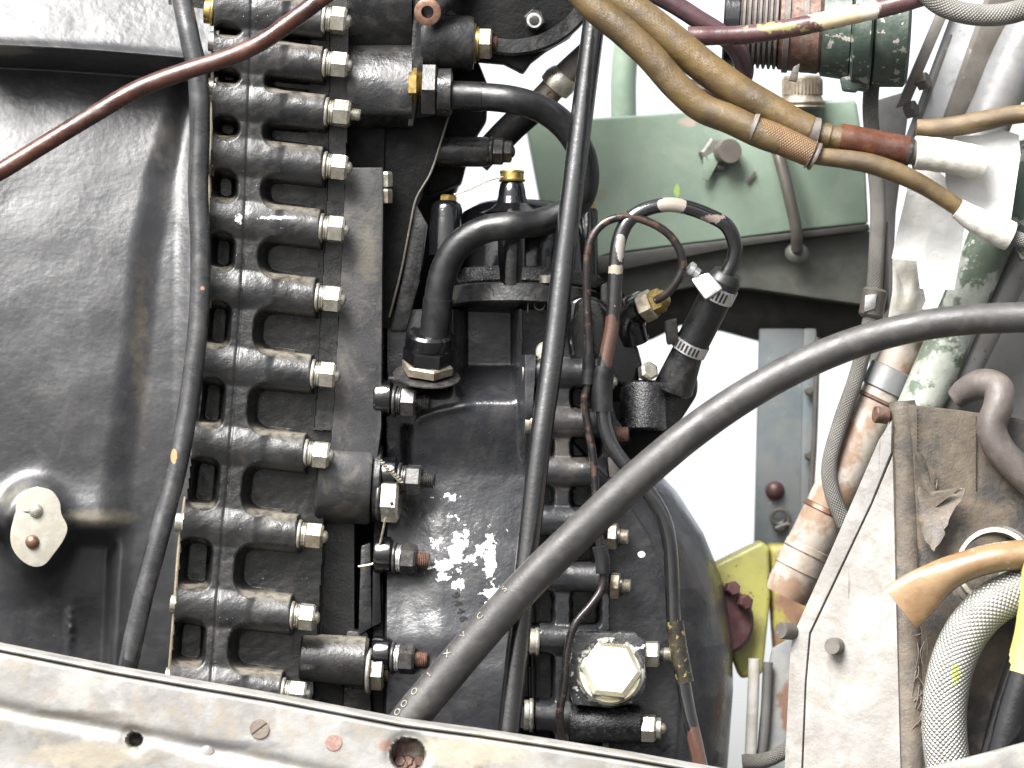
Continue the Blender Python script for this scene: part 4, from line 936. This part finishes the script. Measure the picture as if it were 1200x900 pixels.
wc = thing('woven_cable', 'grey woven cable hanging past the tank and clipped above the thick hose', 'cable', P(985, 600, -90))
obj('cable_braid', tube([(1022, 92, -110), (1020, 130, -110), (1024, 180, -108), (1029, 240, -106), (1027, 300, -104), (1024, 345, -102), (1018, 385, -100), (1004, 440, -98), (985, 495, -96), (972, 545, -95), (976, 580, -95), (990, 615, -96)], 9.5, 18, 8), m_gbraid, wc, smooth=80)
obj('cable_clip', rod(P(1026, 338, -102), P(1020, 372, -101), 15, 15, 3, 20), m_bgrey, wc)
obj('clip_strap', slab([P(1014, 346, -84), P(1028, 344, -84), P(1026, 362, -84), P(1012, 366, -84)], 6, 2), m_steel, wc)
obj('clip_rail', prism([(1034, 262), (1042, 258), (1042, 360), (1030, 378)], -112, 10, 1.5), m_bgrey, wc)

# white paper tags
def sheet(out, z, n=14, amp=8, th=1.2):
    bm = bmesh.new()
    cx = sum(p[0] for p in out) / len(out); cy = sum(p[1] for p in out) / len(out)
    rings = []; m = len(out)
    for k in range(1, 7):
        t = k / 6; rings.append([bm.verts.new(P(cx + (x - cx) * t, cy + (y - cy) * t, z + amp * math.sin(x * .05 + t * 3 + y * .03) * t)) for x, y in out])
    c = bm.verts.new(P(cx, cy, z))
    for i in range(m): bm.faces.new([c, rings[0][i], rings[0][(i + 1) % m]])
    for a, b in zip(rings, rings[1:]):
        for i in range(m):
            j = (i + 1) % m; bm.faces.new([a[i], b[i], b[j], a[j]])
    bmesh.ops.recalc_face_normals(bm, faces=bm.faces)
    bmesh.ops.solidify(bm, geom=list(bm.faces), thickness=th)
    bm.verts.index_update(); r = [v.co.copy() for v in bm.verts], [[v.index for v in f.verts] for f in bm.faces]; bm.free(); return r
solo('paper_tag', sheet([(1068, 200), (1082, 196), (1100, 200), (1125, 225), (1140, 262), (1130, 268), (1126, 298), (1118, 340), (1078, 338), (1074, 306), (1045, 303), (1052, 270), (1060, 236)], 20, amp=5), m_paper,
     'crumpled white paper tag hanging below the taped cable', 'paper tag')
solo('paper_tag', sheet([(1112, 168), (1122, 160), (1150, 158), (1175, 152), (1194, 158), (1196, 180), (1190, 220), (1184, 262), (1176, 288), (1150, 262), (1120, 240), (1108, 215), (1108, 190)], 34, amp=5), m_paper,
     'bright white paper wrapped round the taped cable end', 'paper tag')
solo('torn_cloth', sheet([(1046, 304), (1076, 304), (1080, 330), (1085, 352), (1070, 384), (1056, 388), (1040, 378), (1046, 340)], -60, amp=10), m_wht, 'torn cream cloth wrapping under the hanging paper tag', 'cloth')
solo('dark_tube', tube([(1192, 165, -20), (1196, 215, -22), (1196, 262, -26), (1210, 300, -30)], 16, 18, 6), m_dgreen, 'dark green tube behind the bright white paper', 'tube')

# ------------------------------------------------------------------ white box
wx = thing('white_box', 'cracked white wooden box with tan bound edge and brown canvas side', 'box', P(1050, 900, 0))
def zface(x): return -42 + 56 * (x - 918) / 130.0
def plank(out): return slab([P(x, y, zface(x)) for x, y in out], 14, 1.2)
obj('plank', plank([(1045, 492), (1044, 530), (1020, 590), (985, 664), (948, 742), (943, 800), (938, 925), (918, 925), (926, 760), (930, 742), (975, 642), (1030, 515)]), m_wood, wx)
obj('plank', plank([(1046, 533), (1050, 700), (1056, 925), (940, 925), (945, 800), (950, 743), (987, 665), (1022, 591)]), m_wood, wx)
obj('bound_edge', tube([(1057, 470, -4, 15), (1059, 500, -4, 17), (1062, 650, -3, 19), (1065, 800, -2, 20), (1067, 925, -1, 20)], 14, 26, 6), m_tan, wx)
obj('canvas_side', slab([P(1064, 474, 12), P(1120, 480, 2), P(1235, 496, -10), P(1235, 925, -10), P(1072, 925, 14)], 12, 2), m_canvas, wx)
for k in range(40):
    y = 480 + k * 4.6
    if 560 < y < 640: continue
    obj('stitch', tube([(1075, y, 14), (1075.5, y + 2.8, 14.6)], .9, 6, 2), m_stamp, wx)
for k in range(22):
    obj('stitch', tube([(1144, 488 + k * 4, 2), (1144, 490.6 + k * 4, 2.4)], .8, 6, 2), m_stamp, wx)
fl0 = [(1074, 528), (1082, 536), (1088, 546), (1094, 552), (1092, 564), (1098, 578), (1112, 574), (1130, 573), (1126, 588), (1114, 604), (1108, 620), (1104, 636), (1094, 646), (1088, 640), (1080, 622), (1076, 600), (1077, 570), (1073, 550)]
fl_ = []
for (xa, ya), (xb, yb_) in zip(fl0, fl0[1:] + fl0[:1]):
    for t in (0, .34, .67): fl_.append((xa + (xb - xa) * t + random.uniform(-1.8, 1.8), ya + (yb_ - ya) * t + random.uniform(-1.8, 1.8)))
obj('torn_flap', sheet(fl_, 24, amp=7, th=1.2), m_tan, wx)
obj('round_port', lathe(P(1166, 668, -6), (-.15, .2, 1), [(0, 58), (4, 54), (12, 52), (14, 48), (14, 42), (2, 40)], 44, caps=False), m_bgrey, wx)
obj('port_ring', lathe(P(1166, 664, 6), (-.15, .2, 1), [(0, 45), (4, 47), (8, 45), (8, 40), (0, 38)], 44, caps=False), m_nut, wx)
obj('port_plug', lathe(P(1166, 668, -8), (-.15, .2, 1), [(0, 42), (6, 40)], 36), m_gtube, wx)
for x, y, z, r, ax, mt in ((928, 740, -30, 11, (-.7, .1, .7), m_bgrey), (981, 757, -8, 11, (-.4, .05, 1), m_bgrey)):
    upl('cap', wx, P(x, y, zface(x) - 2), ax, 20, r - 1, mt, name='bolt')
upl('cap', wx, P(1040, 487, 2), (-1, .1, .3), 16, 10, m_rust, name='bolt')
th_ = []
for k in range(14):
    x = 1076 + random.uniform(-4, 10); y = 730 + k * 9 + random.uniform(-4, 4)
    th_.append(tube([(x, y, 16), (x + random.uniform(-8, 8), y + 14, 20), (x + random.uniform(-14, 4), y + random.uniform(18, 34), 18)], .7, 5, 4)[:2])
fr = obj('frayed_threads', join(*th_), m_tan, wx); fr['kind'] = 'stuff'

od = thing('orange_duct', 'varnished orange brown duct with a flattened cut end lying on the white box', 'duct', P(1060, 710, 60))
A = np.array
def duct():
    pts = [(1055, 713, 62, 42, 8), (1078, 695, 62, 38, 10), (1104, 676, 62, 29, 17), (1130, 664, 60, 25, 21), (1165, 654, 58, 24, 23), (1215, 648, 54, 24, 24)]
    V, Fc = [], []; seg = 28
    path = smoothpath([(*P(*p[:3]), p[3], p[4]) for p in pts], 6)
    for i, q in enumerate(path):
        t = Vector(path[min(i + 1, len(path) - 1)][:3]) - Vector(path[max(i - 1, 0)][:3]); t.normalize()
        side = Vector((0, 0, 1)).cross(t).normalized(); dp = t.cross(side)
        for k in range(seg):
            a = 2 * math.pi * k / seg
            V.append(Vector(q[:3]) + side * math.cos(a) * q[3] * .72 + dp * math.sin(a) * q[4])
    n = len(path)
    for i in range(n - 1):
        for k in range(seg):
            k2 = (k + 1) % seg; Fc.append([i * seg + k, i * seg + k2, (i + 1) * seg + k2, (i + 1) * seg + k])
    Fc.append([(n - 1) * seg + k for k in range(seg)]); Fc.append(list(range(seg))[::-1])
    return V, Fc
obj('duct_wall', duct(), m_ora, od)
solo('steel_braided_hose', tube([(1225, 686, 40), (1190, 694, 44), (1158, 712, 48), (1132, 742, 50), (1115, 782, 51), (1107, 830, 51), (1108, 872, 51), (1116, 925, 51)], 26.5, 32, 8), m_steelb, 'thick silver woven steel hose curving down beside the canvas', 'hose', smooth=80)
yh = thing('wrapped_hose', 'black hose with a yellow painted band at the lower corner', 'hose', P(1190, 880, 70))
obj('hose_wall', tube([(1214, 760, 70), (1200, 800, 72), (1188, 840, 74), (1176, 890, 76), (1168, 930, 76)], 28, 26, 6), m_gloss, yh)
obj('yellow_band', tube([(1228, 640, 66), (1224, 700, 68), (1217, 750, 70), (1205, 792, 72)], 29.5, 26, 6, wob=.015), m_yel, yh)
solo('crooked_hose', tube([(1120, 468, -40, 13), (1132, 458, -34, 16), (1152, 450, -20, 18), (1170, 456, -4, 18), (1170, 476, 8, 18), (1162, 500, 14, 18), (1170, 524, 16, 18), (1188, 545, 16, 18), (1216, 572, 14, 18)], 18, 24, 8), m_bhose, 'dusty brown rubber hose bent like a hook over the canvas', 'hose', smooth=80)

# ------------------------------------------------------------------ cowling in front
cw = thing('engine_cowling', 'weathered bare aluminium cowling edge across the bottom with screws and holes', 'cowling', P(400, 900, 150))
top_t = [(-40, 749), (0, 757), (60, 769), (130, 783), (220, 799), (320, 816), (470, 845), (560, 857), (640, 869), (740, 885), (840, 903), (920, 920)]
xs4 = np.arange(-40, 920, 2.0)
vv = np.concatenate([[0, 1, 2, 3, 4, 5, 6, 7, 8, 9, 10, 12], np.arange(14, 190, 2.0)])
X = np.repeat(xs4[None, :], len(vv), 0); V_ = np.repeat(vv[:, None], len(xs4), 1); Y = interp(top_t, X) + V_
Z = 150 - 10 * (1 - np.sqrt(np.clip(1 - (1 - np.clip(V_ / 3.0, 0, 1)) ** 2, 0, 1)))
Z -= 9 * np.exp(-((V_ - 7.0) / 1.5) ** 2) - 2 * sstep(7, 10, V_)
crease = interp([(-40, 820), (0, 830), (90, 848), (200, 868), (320, 893), (500, 935)], X)
Z -= 5 * np.exp(-((Y - crease) / 9) ** 2) + 5 * sstep(0, 60, Y - crease - 4)
Z += .8 * wobble(X, Y, 90)
for hx_, hy_, hr_ in ((157, 868, 9.5), (478, 885, 20.5)):
    Z -= 30 * (1 - sstep(hr_ - 1.5, hr_ + .5, np.hypot(X - hx_, Y - hy_)))
    Z -= 2.5 * np.exp(-((np.hypot(X - hx_, Y - hy_) - hr_ - 2) / 5) ** 2)
hfobj('cowling_panel', X, Y, Z, 150, m_alu, cw, back=100)
def screw(p, r, rot, mat):
    base = lathe(p, (0, 0, 1), [(-2, r), (.6, r)], 26)
    parts = [base]
    for s_ in (0, math.pi):
        pts = []
        for k in range(13):
            a = math.pi * k / 12 * .94 + s_ + math.pi * .03 + rot
            pts.append(p + Vector((math.cos(a) * r, math.sin(a) * r, 0)))
        V = [q + Vector((0, 0, .3)) for q in pts] + [q + Vector((0, 0, 2.6)) for q in pts]
        n = len(pts)
        Fc = [[i, (i + 1) % n, n + (i + 1) % n, n + i] for i in range(n)] + [list(range(n))[::-1], [n + i for i in range(n)]]
        parts.append((V, Fc))
    return join(*parts)
sm_ = MAT('dull_screw_steel', (.32, .27, .23), (.26, .22, .18), 8, rough=.45, metal=.4, bump=((3, .2),))
obj('slotted_screw', screw(P(304, 854, 151.5), 11, .65, sm_), sm_, cw)
upl('washer', cw, P(391, 870, 150.5), (0, 0, 1), 2.5, 10, MAT('dull_red_rivet', (.3, .16, .13), (.36, .25, .2), 8, rough=.5, bump=((3, .2),)), name='flush_rivet')
upl('dome', cw, P(243, 882, 146), (0, 0, 1), 4, 9, m_alu, name='flush_rivet')
for k in range(5):
    upl('hex', cw, P(470 + k * 5, 893 + (k % 2) * 4, 122), (random.random() - .5, .3, 1), 8, 7, m_rust, name='rusty_nut_plate')
c2w = thing('cowling_corner', 'pale metal cowling edge in the lower corner under the woven steel hose', 'cowling', P(1180, 900, 150))
obj('cowling_panel', prism([(1060, 912), (1090, 900), (1150, 885), (1235, 862), (1235, 940), (1060, 940)], 150, 20, 4), m_alu, c2w)
